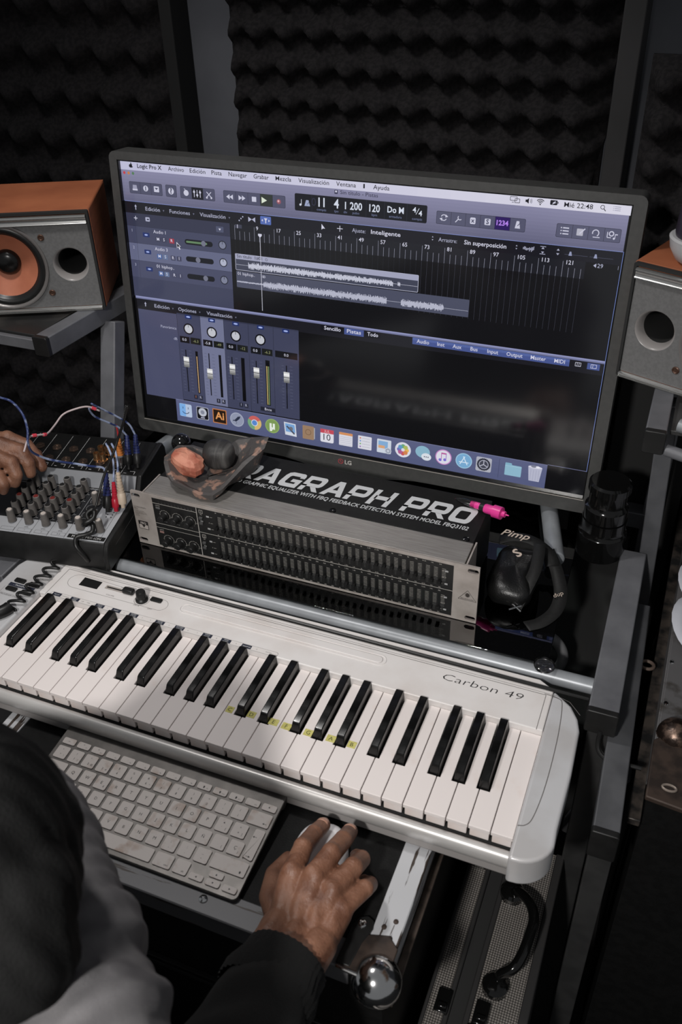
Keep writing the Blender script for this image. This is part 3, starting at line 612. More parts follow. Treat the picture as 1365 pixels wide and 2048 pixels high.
# timeline
c.rect(145, 60.6, 596.6, 165.4, S(16, 16, 20), 1); c.rect(145, 60.6, 561, 78.8, S(27, 28, 35), 2); c.rect(151, 60.9, 160, 65.2, S(60, 62, 78), 3)
pw = (560.5-150.4)/126*1.0
for k in range(0, 65):
    u = 150.4+k*6.455
    if u > 561: break
    big = k % 4 == 0
    c.rect(u-0.16, 62 if big else 68.6, u+0.16, 78.8, S(150, 152, 170), 3)
    if u > 381 or True:
        c.rect(u-0.09, 78.8, u+0.09, 138.4, S(74, 76, 90) if u > 381 else S(44, 46, 56), 2)
for k in range(16):
    u = 152.3+k*25.82+0.4; c.text(str(1+8*k), u, 65.2, 3.6, PALE, 4, 'l', bold=0.004)
c.poly([(569, 63.4), (572, 61.2), (572, 65.6)], LT, 4); c.text('29', 573, 65.4, 3.6, LT, 4); c.text('1', 593, 65.4, 3.4, S(120, 122, 140), 4)
def wave(u0, u1, v, amp, fn, col, l):
    n = int((u1-u0)/0.62)
    for i in range(n):
        u = u0+(u1-u0)*i/n; a = max(0.18, amp*fn((u-u0)/(u1-u0))*(0.35+0.65*rnd.random())); b = max(0.18, amp*fn((u-u0)/(u1-u0))*(0.35+0.65*rnd.random()))
        c.rect(u, v-a, u+0.5, v+b, col, l)
c.rr(149.3, 95.3, 380.6, 115.2, 1.2, S(176, 178, 198), 4); c.rect(149.9, 101.8, 380, 114.6, S(64, 67, 84), 5); c.rect(149.3, 95.6, 380, 101.8, S(158, 160, 184), 5)
c.text('Sin título  1#01', 151.6, 100, 3.2, INK, 6); c.ring(191, 98.6, 1.4, 0.4, INK, 6)
wave(150.5, 379.8, 108.4, 5.6, lambda t: 0.02 if t < 0.07 else (0.85-0.25*t if t < 0.87 else (0.5 if 0.895 < t < 0.91 else 0.04)), S(206, 208, 224), 7)
c.rr(149.8, 116.2, 441, 136.4, 1.2, S(74, 77, 96), 4); c.text('01 hiphop..', 151.6, 121, 3.0, PALE, 6); c.ring(186, 119.6, 1.2, 0.4, PALE, 6); c.ring(187.6, 119.6, 1.2, 0.4, PALE, 6)
wave(150.5, 440.5, 129.2, 5.2, lambda t: 0.22 if t < 0.12 else (0.9 if t < 0.665 else (0.05 if t < 0.725 else (0.88 if t < 0.9 else 0.04))), S(190, 192, 210), 7)
c.rect(183.3, 70, 183.9, 162, S(200, 200, 214), 9); c.poly([(181.2, 69), (186, 69), (186, 71), (183.6, 73.4), (181.2, 71)], PALE, 9)
# splitter, mixer bar
grad(2, 165.2, 597, 168.6, S(150, 154, 196), S(92, 96, 128), 4, 3)
c.rect(3, 168.6, 596.6, 182.3, S(26, 26, 33), 2)
c.poly([(14, 174.6), (15.6, 172), (17.2, 174.6)], LT, 3); c.rect(15, 174.6, 16.2, 178, LT, 3)
menu('Edición', 29, 51, 177.6); menu('Opciones', 64, 90, 177.4); menu('Visualización', 105, 141, 177.4)
c.fit('Sencillo', 265.5, 287, 174.6, 3.8, PALE, 4, bold=0.012); c.rect(291.5, 168.9, 316.5, 177, BL, 3); c.fit('Pistas', 295, 313, 174.6, 3.8, PALE, 4, bold=0.012); c.fit('Todo', 321, 334.6, 174.8, 3.8, PALE, 4, bold=0.012)
c.rect(261, 168.9, 291.4, 177, S(20, 20, 27), 3); c.rect(316.6, 168.9, 337.6, 177, S(20, 20, 27), 3)
u = 377.0
for t, w in (('Audio', 26), ('Inst', 20), ('Aux', 20.5), ('Bus', 21.5), ('Input', 24.2), ('Output', 28), ('Master', 28.4), ('MIDI', 22)):
    c.rect(u+0.2, 168.9, u+w-0.2, 177, BL, 3); c.rect(u+0.2, 168.9, u+w-0.2, 172, S(82, 98, 156), 4); c.text(t, u+w/2, 174.7, 3.7, PALE, 5, 'c', bold=0.01, sx=0.96); u += w*0.953
c.rect(579, 169.6, 592.6, 177, BL, 3)
for u in (566, 583): c.line([(u, 171), (u+6, 171), (u+6, 175.2), (u, 175.2), (u, 171)], 0.45, PALE, 4); c.rect(u+1.8, 171, u+2.2, 175.2, PALE, 4)
c.rect(568.2+1.6, 171, 570.2, 175.2, PALE, 4)
# mixer strips
c.rect(3.6, 182.3, 60.7, 302.6, S(72, 75, 101), 2); c.text('Panorámica', 58.8, 203.4, 2.9, LT, 4, 'r'); c.text('dB', 58.8, 217.6, 2.9, LT, 4, 'r')
us = [60.7, 94.7, 128.2, 162.7, 197.1, 231.6]; caps = [246, 257.5, 246, 245.4, 245]
for k in range(5):
    a, b = us[k], us[k+1]; m = (a+b)/2
    c.rect(a, 180.6, b, 300.6, (S(64, 67, 91), S(110, 114, 142), S(62, 65, 88), S(62, 65, 88), S(62, 65, 88))[k], 2); c.rect(a-0.2, 181, a+0.2, 300.6, S(34, 36, 48), 3)
    c.rr(m-4.8, 181.4, m+4.8, 186.4, 0.7, S(34, 48, 100), 4); c.disk(m, 183.9, 3, S(160, 176, 230), 5, 12, 1.1)
    if k < 4:
        c.disk(m-0.8, 200, 7.4, S(14, 14, 20), 4, 26); c.disk(m-0.8, 200, 5.6, S(188, 190, 198), 5, 26); c.rect(m-1.1, 193.6, m-0.5, 198, S(14, 14, 20), 6)
        c.rect(a+2.4, 211, m-0.6, 219.6, S(16, 17, 22), 4); c.rect(m+0.8, 211, b-1.6, 219.6, S(24, 26, 26), 4)
        c.text(('0.0', '-5.8', '0.0', '0.0')[k], a+8.8, 217, 3.0, PALE, 5, 'c'); c.text(('-6.3', '-49', '-12', '-6.3')[k], m+8.6, 217, 3.0, S(140, 144, 104), 5, 'c')
        fx = a+9.4; mx = a+25.4
        c.rect(mx-1.8, 229, mx+1.8, 288, S(12, 12, 16), 4)
        if k == 0: c.rect(mx-0.5, 236, mx+0.5, 287, S(214, 176, 130), 5)
        if k == 3: c.rect(mx-3, 226, mx+3, 288, S(12, 12, 16), 4); c.rect(mx-1.9, 234, mx-0.5, 287, S(176, 158, 104), 5); c.rect(mx+0.5, 234, mx+1.9, 287, S(108, 130, 92), 5)
        if k == 2: c.rect(mx-3, 228, mx+2, 288, S(12, 12, 16), 4)
    else:
        c.rect(a+2, 211, b-2, 219.6, S(16, 17, 22), 4); c.text('0.0', m, 217, 3.0, PALE, 5, 'c'); fx = m
    c.rect(fx-0.8, 229, fx+0.8, 288, S(20, 21, 30), 4)
    for j in range(14): c.rect(fx+4.6, 229.6+j*4.4, fx+8.4, 230.1+j*4.4, S(86, 90, 114), 4); c.rect(fx-6.6, 229.6+j*4.4, fx-3.4, 230.1+j*4.4, S(86, 90, 114), 4)
    y = caps[k]
    for j in range(6): q = 150+j*14; c.rect(fx-4, y-7.2+j*2.4, fx+4, y-7.2+(j+1)*2.4, S(min(255, 235-abs(j-1)*30)), 5)
    c.rect(fx-4, y-0.5, fx+4, y+0.4, S(60), 6)
for k, t in ((0, 'I R'), (1, 'I R'), (2, 'I R')):
    a = us[k]; c.text('I', a+19.6, 295.4, 3, S(196, 120, 80) if k == 0 else LT, 4, 'c'); c.text('R', a+27, 295.4, 3, LT, 4, 'c')
    c.rect(a+17, 291, a+22.4, 297, S(40, 42, 56), 3); c.rect(a+24.4, 291, a+30, 297, S(40, 42, 56), 3)
c.rect(176, 291.2, 197, 297, S(34, 36, 48), 3); c.text('Bnce', 187, 295.6, 3, PALE, 4, 'c')
c.rect(231.6, 182.3, 596.6, 301.6, S(13, 13, 16), 2); c.rect(552, 301.4, 597.4, 301.9, S(120, 124, 160), 3)
# dock
grad(48.6, 302.2, 551.8, 334, S(90, 95, 128), S(82, 88, 122), 5, 4); c.rect(48.6, 302, 551.8, 302.6, S(120, 124, 156), 6)
c.rect(494.4, 305, 494.8, 331, S(60, 64, 90), 6)
D = [62.9+25.87*k for k in range(17)]; y = 316.6
def sqi(u, col, r=9.2, rad=2, l=7): c.rr(u-r, y-r, u+r, y+r, rad, col, l)
u = D[0]; sqi(u, S(176, 190, 214), 9.4); c.rect(u-9.4, y-9, u, y+9, S(120, 168, 222), 8); c.ring(u, y-1, 5.8, 0.9, S(24, 34, 60), 9, 30, 150, 10); c.rect(u-4.4, y-5, u-3.6, y-2, S(24, 34, 60), 9); c.rect(u+3.6, y-5, u+4.4, y-2, S(24, 34, 60), 9)
u = D[1]; sqi(u, S(20, 20, 26)); c.rr(u-9.2, y-9.2, u+9.2, y+9.2, 2, S(170, 172, 184), 7); c.rr(u-8.4, y-8.4, u+8.4, y+8.4, 2, S(18, 18, 24), 8); c.disk(u, y-1.6, 6.2, S(182, 186, 198), 9, 24); c.disk(u, y-1.6, 3, S(130, 134, 150), 10, 16); c.rect(u-3, y+5.6, u+3, y+7.2, LT, 9)
u = D[2]; sqi(u, S(188, 118, 66), 10.4, 0.6); sqi(u, S(38, 26, 20), 9.2, 0.4, 8); c.text('Ai', u, y+4.2, 8.6, S(216, 148, 90), 9, 'c', bold=0.02)
u = D[3]; c.disk(u, y, 10.2, S(160, 166, 186), 7, 32); c.disk(u, y, 9, S(140, 146, 168), 8, 32); c.poly([(u+5.4, y-5.6), (u+1.4, y-4.6), (u-4, y+1.4), (u-1.8, y+3.4), (u+4, y-1.8)], S(40, 46, 66), 9); c.poly([(u-4.6, y+0.4), (u-6.6, y+2.6), (u-3.4, y+2.4)], S(40, 46, 66), 9); c.poly([(u-1, y+4.4), (u-2.4, y+6.8), (u+0.4, y+4)], S(40, 46, 66), 9)
u = D[4]
for k, cc in enumerate((S(196, 96, 92), S(206, 176, 110), S(112, 158, 120))):
    p = [(u, y)]+[(u+10*math.cos(R_(-150+120*k+j*10)), y+10*math.sin(R_(-150+120*k+j*10))) for j in range(13)]; c.poly(p, cc, 7)
c.disk(u, y, 4.8, S(206, 210, 222), 8, 20); c.disk(u, y, 3.8, S(86, 132, 200), 9, 20)
u = D[5]; c.disk(u, y, 10.2, S(140, 168, 96), 7, 32); c.disk(u, y, 9, S(122, 150, 86), 8, 32); c.text('µ', u, y+4, 9, S(226, 232, 222), 9, 'c', bold=0.05)
u = D[6]; c.poly([(u-9, y-9.4), (u+7.6, y-8.6), (u+9, y+9.4), (u-7.4, y+8.6)], S(206, 210, 220), 7); c.poly([(u-7.4, y-7.8), (u+6.2, y-7.2), (u+7.2, y+4), (u-6.4, y+4)], S(116, 158, 206), 8); c.line([(u-5, y-4), (u+6, y+6)], 2.2, S(70, 74, 90), 9); c.disk(u+1, y-1, 3, S(110, 110, 120), 9, 12)
u = D[7]; c.rr(u-8.4, y-9.6, u+7.6, y+9.6, 1.2, S(150, 122, 98), 7); c.rr(u+6.6, y-8, u+9, y+8, 0.6, S(160, 160, 168), 6); c.ring(u-0.4, y-0.6, 3.8, 0.8, S(116, 90, 70), 8)
u = D[8]; sqi(u, S(216, 216, 226)); c.rect(u-9.2, y-9.2, u+9.2, y-3.6, S(190, 74, 88), 8); c.text('JUL', u, y-4.6, 3, S(220, 180, 186), 9, 'c'); c.text('10', u, y+6.2, 7.4, S(40, 42, 54), 9, 'c')
u = D[9]; sqi(u, S(212, 212, 222), 9.2, 1); c.rect(u-9.2, y-9.2, u+9.2, y-5.8, S(206, 140, 92), 8)
for k in range(5): c.rect(u-8, y-3+k*2.6, u+8, y-2.6+k*2.6, S(160, 162, 180), 8)
u = D[10]; sqi(u, S(212, 212, 222), 9.2, 1)
for k, cc in enumerate((S(200, 120, 90), S(110, 150, 200), S(120, 170, 110), S(150, 110, 180))): c.disk(u-6, y-6+k*4, 1.1, cc, 8, 10); c.rect(u-3.6, y-6.2+k*4, u+7, y-5.8+k*4, S(150, 150, 164), 8)
u = D[11]; sqi(u, S(200, 208, 220), 9.4, 1); c.rect(u-7.6, y-7, u+5, y+3, S(128, 168, 208), 8); c.rect(u-7.6, y-1, u+1, y+3, S(210, 160, 120), 9); c.disk(u+5.6, y+5.4, 4.4, S(186, 192, 204), 9, 18); c.ring(u+5.6, y+5.4, 2.6, 0.8, S(110, 120, 140), 10)
u = D[12]-0.8; c.disk(u, y, 10.4, S(214, 214, 224), 7, 32)
for k, cc in enumerate((S(224, 176, 90), S(206, 130, 80), S(196, 84, 84), S(170, 92, 140), S(110, 110, 180), S(96, 150, 190), S(104, 164, 120), S(170, 180, 96))):
    a = 2*PI*k/8; c.disk(u+5*math.cos(a), y+5*math.sin(a), 2.9, cc, 8+k % 2, 14)
u = D[13]; c.disk(u-1, y-2, 9.4, S(134, 176, 196), 7, 28, 8.2); c.disk(u+4, y+4, 6.4, S(212, 218, 226), 8, 24, 5)
for k in (-2.4, 0, 2.4): c.disk(u+4+k, y+4, 0.8, S(60, 66, 84), 9, 10)
u = D[14]; c.disk(u, y, 10.4, S(190, 130, 190), 7, 32); c.disk(u, y, 9.2, S(214, 214, 226), 8, 32); c.rect(u-3, y-5, u-2.2, y+4, S(170, 90, 170), 9); c.rect(u+3, y-6, u+3.8, y+3, S(150, 100, 190), 9); c.rect(u-3, y-6, u+3.8, y-4, S(180, 90, 150), 9); c.disk(u-4, y+4.2, 2, S(120, 110, 200), 9, 12); c.disk(u+2, y+3.2, 2, S(120, 110, 200), 9, 12)
u = D[15]; c.disk(u, y, 10.4, S(150, 190, 214), 7, 32); c.disk(u, y, 9.2, S(118, 166, 204), 8, 32)
for p in (((-4.6, 5), (1, -6)), ((4.6, 5), (-1, -6)), ((-6, 2), (6, 2))): c.line([(u+p[0][0], y+p[0][1]), (u+p[1][0], y+p[1][1])], 1.1, S(206, 222, 236), 9)
u = D[16]-1; sqi(u, S(170, 172, 184), 9.6, 2); c.disk(u, y, 8, S(44, 46, 56), 8, 28)
for k in range(24): a = 2*PI*k/24; c.disk(u+8*math.cos(a), y+8*math.sin(a), 0.7, S(44, 46, 56), 8, 6)
c.disk(u, y, 6.2, S(150, 152, 166), 9, 24); c.disk(u, y, 5, S(66, 68, 80), 10, 24)
for k in range(3): c.line([(u, y), (u+6*math.cos(R_(30+120*k)), y+6*math.sin(R_(30+120*k)))], 1.2, S(170, 172, 186), 11)
u = 512; c.rr(u-10, y-6, u+10, y+8.4, 1, S(138, 178, 198), 7); c.rr(u-10, y-8.4, u-2, y-4, 1, S(126, 168, 190), 7); c.rect(u-10, y-4.6, u+10, y-4.2, S(168, 200, 214), 8)
u = 538; c.poly([(u-8.4, y-8.6), (u+8.4, y-8.6), (u+6.2, y+10.2), (u-6.2, y+10.2)], S(176, 178, 198), 7); c.disk(u, y-8.6, 8.4, S(206, 206, 220), 8, 24, 1.8); c.disk(u-2, y-9.4, 3.2, S(120, 122, 140), 9, 12, 1.6); c.disk(u+3, y-9.2, 2.4, S(226, 226, 236), 9, 12, 1.4)
for k in range(4): c.rect(u-5+k*3.2, y-5, u-4.6+k*3.2, y+9, S(150, 152, 176), 8)
sc_ob = c.build('screen', SCREENM, mon); tag(sc_ob, 'lit screen with a music program in Spanish')

# ================================================================ graphic equalizer (rack unit)
EO = (70, 273, 9)
eq = thing('graphic_equalizer', 'silver and black rack equalizer lettered ULTRAGRAPH PRO lying on the glass shelf', 'equalizer', (311, 350, 9)); eo = (70, 273, 9)
def E3(x, y, z): return (70+x, 273+y, 9+z)
mb = MB()
holes = [[(cx+(3.6 if math.cos(a) > 0 else -3.6)+3.2*math.cos(a), cz+3.2*math.sin(a)) for a in [2*PI*k/20+0.01 for k in range(20)]] for cx in (7.6, 474.8) for cz in (6.6, 81.4)]
plate(mb, rrect(0, 482.6, 0, 88, 0.6, 2), holes, 0, 3.2, lambda x, y, z: E3(x, -z+3.2, y))
mb.build('front_panel', EAR, eq, bevel=0.3)
MB().box(90, 533, 276.3, 317.5, 11, 97).box(88.5, 534.5, 274.5, 276.5, 10, 97).build('front_cover', ALU, eq, bevel=0.8)
MB().box(90.5, 532.5, 318.2, 412, 11, 96.6).build('chassis', BLKPAINT, eq, bevel=0.6)
for x in (345, 522, 115): MB().lathe([(4.4, 0), (4, 1.6), (1.5, 2.2), (0.3, 2.2)], (x, 322, 96.6), 16).build('screw', BLKG, eq)
for x in (86.5, 534.5): MB().box(x, x+2, 276, 322, 12, 96).build('side_flange', EAR, eq)
mb = MB().box(102, 520, 412, 415, 20, 88); mb.build('rear_panel', BLKM, eq)
for x in (110, 480):
    for y in (300, 395): MB().lathe([(8, 8), (8.5, 11.2)], (x, y, 0), 16).build('rubber_foot', RUBB, eq)
c = CV(E3(0, -0.05, 88), (1, 0, 0), (0, 0, -1), (0, -1, 0), 0.05)
K = S(21); Wt = S(188, 184, 178); DK = S(34)
c.rect(33, 4, 451, 84.2, K, 1)
for v0, v1, u0, u1 in ((12, 12.6, 33, 100), (45.4, 46, 33, 100), (52.6, 53.1, 33, 100), (43.6, 44.3, 101, 451)): c.rect(u0, v0, u1, v1, Wt, 2)
c.rect(100.1, 4, 101, 84.2, Wt, 2)
names = '20 25 31.5 40 50 63 80 100 125 160 200 250 315 400 500 630 800 1k 1.25k 1.6k 2k 2.5k 3.15k 4k 5k 6.3k 8k 10k 12.5k 16k 20k'.split()
pit = (434.5-129.5)/30
for k in range(31):
    x = 129.5+pit*k
    for row, (va, vb) in enumerate(((6.9, 43), (48.4, 83.4))):
        c.text(names[k], x, va, 1.7, Wt, 3, 'c')
        y0 = 12.2 if row == 0 else 53.8
        for j in range(9): c.rect(x+2.4, y0+j*2.25, x+7.2, y0+j*2.25+0.42, Wt if j < 7 else S(120), 3)
        c.rect(x-0.7, y0-1, x+0.7, y0+26, S(6), 3)
        for j in range(3): c.rect(x+3.2, y0+20.5+j*2.4, x+5.4, y0+20.8+j*2.4, S(110), 3)
    c.text(names[k], x, 42.8, 1.5, Wt, 3, 'c'); c.text(names[k], x, 83.4, 1.5, Wt, 3, 'c')
for v in (9.3, 50): c.line([(104.6, v-2.6), (109.6, v-2.6), (109.6, v+2.6), (104.6, v+2.6), (104.6, v-2.6)], 0.5, Wt, 3); c.text('1' if v < 20 else '2', 107.1, v+1.6, 3.2, Wt, 4, 'c')
for v in (14.8, 55.8): c.text('EQ', 107, v, 1.5, Wt, 3, 'c')
for v in (24, 66): c.rect(105, v, 109, v+3, S(150), 3)
for v0 in (15, 56.5):
    for j, s3 in enumerate(('+12', '0', '-12')):
        c.text(s3, 441, v0+j*10+1, 1.7, Wt, 3, 'l'); c.rect(436.6, v0+j*10, 439.8, v0+j*10+0.4, Wt, 3); c.text(s3, 118.6, v0+j*10+1, 1.7, Wt, 3, 'r'); c.rect(120, v0+j*10, 123.6, v0+j*10+0.4, Wt, 3)
        if j != 1: c.rect(440.6, v0+j*10-1.2, 444.4, v0+j*10+1.4, S(170), 4); c.rect(114.6, v0+j*10-1.2, 118.8, v0+j*10+1.4, S(170), 4)
kn = [(49.8, 29.5), (69.2, 29.5), (89, 29.5), (49.8, 71.5), (69.2, 71.5), (89, 71.5)]
for (u, v) in kn:
    for j in range(11): a = 130+j*28; c.line([(u+8*math.cos(R_(a)), v+8*math.sin(R_(a))), (u+8.7*math.cos(R_(a)), v+8.7*math.sin(R_(a)))], 0.3, Wt, 3)
    c.ring(u, v, 7.6, 0.3, Wt, 3, 150, 390, 20); c.rect(u-3, v+10.6, u+2, v+11.6, S(120), 3); c.text('dB' if u < 60 else 'Hz', u+9.8, v+2, 1.5, Wt, 3, 'c')
for k in range(11): c.disk(43+k*5, 7.8, 0.6, S(60), 3, 8); c.text(str(6-k*3), 43+k*5, 11, 1.2, S(140), 3, 'c')
for v in (16.2, 57): c.text('LIMITER', 37, v, 1.4, Wt, 3); c.rr(37, v+1.4, 43.6, v+5, 0.4, S(96) if v < 20 else S(140, 110, 104), 3)
c.text('ULTRAGRAPH', 1.6, 26.6, 2.1, S(60, 54, 50), 2); c.text('PRO', 1.6, 29.6, 2.1, S(60, 54, 50), 2)
for j, s3 in enumerate(('31-BAND GRAPHIC', 'EQUALIZER WITH FBQ', 'FEEDBACK DETECTION', 'SYSTEM', 'FBQ3102')): c.text(s3, 1.6, 32.6+j*2.1, 1.25, S(80, 74, 70), 2)
c.rr(4.2, 48.6, 19.6, 62.4, 0.8, S(42, 40, 40), 2); c.rr(5, 55, 18.8, 61.6, 0.6, S(176, 168, 162), 3); c.poly([(9, 55), (15, 55), (12, 60)], S(42, 40, 40), 4); c.text('FBQ', 12, 53.8, 3.4, S(196, 188, 182), 4, 'c', bold=0.01)
c.line([(469.8, 37.6), (458.4, 53.2), (481, 53.2), (469.8, 37.6), (458.4, 53.2)], 0.5, S(48, 44, 42), 2); c.disk(469.8, 45, 2.6, S(60, 54, 50), 2, 14, 3); c.ring(469.8, 45, 3.2, 0.3, S(48), 3); c.fit('BEHRINGER', 461.6, 478, 52.2, 1.9, S(48, 44, 42), 2)
c.build('panel_print', PRINTM, eq)
proto = None; rr2 = random.Random(3)
for row in range(2):
    for k in range(31):
        x = 129.5+pit*k; v = (31 if row == 0 else 72.5)+4.2*math.sin(k*0.22+row*1.3)+rr2.uniform(-1.2, 1.2)-(2 if row and k > 20 else 0)
        if proto is None:
            proto = MB().box(-2.3, 2.3, -4.6, 0, -1.6, 1.6).box(-2.3, 2.3, -5.4, -4.5, -0.4, 0.4).build('fader_knob', mat('fader_black', S(13), 0.6, spec=0.25), eq, o=(0, 0, 0), bevel=0.5); o = proto
        else: o = copy_part(proto, eq)
        o.location = ((70+x-311)/1000, (273-350)/1000, (88-v)/1000)
proto = None
for (u, v) in kn:
    if proto is None:
        prof = [(6.2, 0), (6.2, 1.5), (5.2, 2.5), (4.6, 11.5), (4.0, 12.2), (0.3, 12.2)]
        proto = MB().lathe(prof, n=24, M=Matrix.Rotation(R_(90), 3, 'X')).box(-0.5, 0.5, -12.6, -2, 0, 5.2).build('knob', BLKP, eq, o=(0, 0, 0)); o = proto
    else: o = copy_part(proto, eq)
    o.location = ((70+u-311)/1000, (273-350)/1000, (88-v)/1000); o.rotation_euler = (0, R_(-150+rr2.uniform(-12, 40)), 0)
for v in (19, 27.4, 60.6, 68.8): MB().box(70+104.4, 70+109.4, 270, 273, 9+88-v-1.8, 9+88-v+1.8).build('button', mat('grey_button', S(70), 0.4), eq, bevel=0.4)
c = CV((0, 0, 96.65), (1, 0, 0), (0, -1, 0), (0, 0, 1), 0.05)
block_letters(c, 'ULTRAGRAPH PRO', 98, 523, -352, 35, S(206, 208, 210))
c.fit('HIGH-DEFINITION 31-BAND GRAPHIC EQUALIZER WITH FBQ FEEDBACK DETECTION SYSTEM MODEL FBQ3102', 96, 519, -340.0, 7.4, S(200, 202, 204), 2, shear=0.22, bold=0.016)
c.build('lid_lettering', PRINT, eq)
# ================================================================ loudspeakers
def ringp(cx, cz, r, n=40): return [(cx+r*math.cos(2*PI*k/n), cz+r*math.sin(2*PI*k/n)) for k in range(n)]
def speaker(loc, yaw, s, label):
    # local frame: x along the baffle, y backwards, z up; s=-1: port at the right end (x=0), body runs to -x ; s=+1 mirrored
    t = thing('loudspeaker', label, 'loudspeaker', loc, (0, 0, yaw), 'studio loudspeakers lying on their sides'); t['_o'] = [0.0, 0.0, 0.0]
    Lx = 262
    def gx(x): return x*s
    a, b = sorted((gx(-5), gx(Lx+5))); mb = MB()
    plate(mb, rrect(a, b, -1, 143, 3), [rrect(a+9, b-9, 8, 134, 1)], 0, 130, lambda x, y, z: (x, 136-z, y))
    mb.box(a+1, b-1, 136, 143, 0, 142); mb.build('cabinet', WOOD, t, bevel=2.5, seg=3)
    fm = MB(); a, b = sorted((gx(-1.5), gx(Lx+1.5)))
    plate(fm, rrect(a-2.5, b+2.5, -1.5, 142, 2), [rrect(a+1, b-1, 2, 138.5, 1)], 0, 8, lambda x, y, z: (x, 8-z, y)); fm.build('baffle_gasket', BLKM, t)
    wx, px = gx(127), gx(33.5)
    bf = MB(); a, b = sorted((gx(0), gx(Lx)))
    plate(bf, rrect(a, b, 5, 124, 1.5), [ringp(wx, 67, 58), ringp(px, 67, 25)], 0, 7, lambda x, y, z: (x, 9-z, y)); bf.build('baffle', BAFF, t, bevel=0)
    for z0, z1, y in ((124.5, 137, 0), (-1.5, 4.5, 0)):
        tr = MB(); prof = [(2, z0), (2, z1), (-1.5, z1-0.5), (-3.6, z1-2), (-1.6, z1-4 if z1-z0 > 8 else z1-2.4), (-1.6, z0+3 if z1-z0 > 8 else z0+2), (-3.4, z0+1.4), (-2.6, z0)]
        n = len(prof); vs = [(a, p[0], p[1]) for p in prof]+[(b, p[0], p[1]) for p in prof]
        tr.add(vs, [(i, (i+1) % n, n+(i+1) % n, n+i) for i in range(n)]+[tuple(range(n)), tuple(range(2*n-1, n-1, -1))])
        tag(tr.build('trim_strip', mat('bright_trim', S(190, 190, 188), 0.22, 0.8), t, sharp=60), 'bright metal trim strip')
    RX = Matrix.Rotation(R_(90), 3, 'X')      # lathe z -> -y (towards the listener is +z of the profile)
    def L(name, prof, cx, cz, m, n=48): return MB().lathe(prof, (cx, 2, cz), n, M=RX, caps=False).build(name, m, t, sharp=50)
    L('woofer_frame', [(62, 0), (61.5, 2.6), (59, 3), (57, 1.4), (56, -3)], wx, 67, mat('frame_grey', S(140, 136, 134), 0.35, 0.5))
    L('surround', [(57.5, -1), (55, 0.5), (51, 0.8), (47.5, -2.5), (46, -5), (45, -6)], wx, 67, RUBB)
    L('cone', [(46, -5.5), (40, -9.5), (30, -16), (21, -21), (17, -22.5)], wx, 67, CONE)
    L('dust_cap', [(18.6, -22), (18, -18.5), (16, -15), (11, -12.5), (5, -11.3), (0.3, -11)], wx, 67, mat('cap_black', S(16), 0.25))
    L('bass_port', [(25.5, -0.3), (24.4, -0.6), (22.6, -3), (20.8, -8), (20, -14)], px, 67, mat('port_plastic', S(150, 146, 144), 0.3))
    L('port_tube', [(20, -13.9), (19.6, -24), (19.6, -100), (0.3, -100)], px, 67, BLKM)
    for x, z in ((67, 107), (68, 26.5), (187, 107), (187, 26.5)):
        MB().lathe([(4.6, 0), (4.6, 1), (3.4, 1.6), (2.4, 0.8), (0.3, 0.8)], (gx(x), 2, z), 18, M=RX).build('screw', mat('brown_screw', S(90, 66, 54), 0.4, 0.5), t)
    return t
speaker((-76, 478, 252), 25, -1, 'orange-veneered loudspeaker with copper cone, on the shelf left of the monitor')
speaker((655, 511, 252), -19.6, 1, 'orange-veneered loudspeaker with round port, partly cut off at the right of the monitor')

# ================================================================ mixer
mx = thing('audio_mixer', 'small black and silver audio mixer with grey knobs left of the equalizer', 'mixer', (60, 210, 8), (0, 0, 9.2)); mx['_o'] = [0.0, 0.0, 8.0]
ML = -196
def mz(v): return 50+v*0.075   # top panel rises slightly to the back
prof = [(-9, 10), (-9, 33), (-4, 45), (2, 49), (110, 56), (124, 76), (205, 82), (212, 70), (212, 20), (205, 10)]
mb = MB(); n = len(prof)
for x0, x1 in ((ML-7, ML), (0, 7)):
    mb = MB(); mb.add([(x0, y, z) for y, z in prof]+[(x1, y, z) for y, z in prof], [(i, (i+1) % n, n+(i+1) % n, n+i) for i in range(n)]+[tuple(range(n-1, -1, -1)), tuple(range(n, 2*n))])
    mb.build('side_cheek', BLKP, mx, bevel=1.5)
mb = MB(); p2 = [(y+(2 if i < 3 else 0), z-1.2) for i, (y, z) in enumerate(prof)]
mb.add([(ML, y, z) for y, z in p2]+[(0, y, z) for y, z in p2], [(i, (i+1) % n, n+(i+1) % n, n+i) for i in range(n)]+[tuple(range(n-1, -1, -1)), tuple(range(n, 2*n))])
mb.build('body', BLKP, mx, bevel=1.2)
for x in (ML+12, -12):
    for y in (10, 195): MB().lathe([(7, 8), (7.4, 10.5)], (x, y, 0), 14).build('rubber_foot', RUBB, mx)
GS = S(168, 170, 174); DKG = S(34, 35, 38)
c = CV((0, 2, 48.2), (1, 0, 0), (0, 0.998, 0.065), (0, -0.065, 0.998), 0.05)    # v runs backwards here (v up the panel)
def mrect(u0, v0, u1, v1, col, l): c.rect(u0, v0, u1, v1, col, l)
mrect(ML+1, 0.5, -1, 107, GS, 1)
for k in range(7):
    u = -148+25.3*k
    if k < 5: mrect(u-12, 30, u+12.6, 106, DKG, 2)
    mrect(u+12.4, 1, u+12.8, 104, S(40), 4)
mrect(-196+1, 30, -160, 106, DKG, 2)
for i in range(5):
    for j in range(6):
        u = -148+25.3*i-2; v = 37+14.8*(j)-5
        if j < 5: c.ring(u, v+5, 7, 0.35, S(170), 3, -50, 230, 10)
        mrect(u+7.5, v+2, u+10.5, v+2.6, S(170), 3)
for k in range(5):
    u = -146+25.3*k; mrect(u-10, 4, u+10, 10.5, S(60), 2); mrect(u-9.6, 4.4, u+9.6, 10.1, GS, 3)
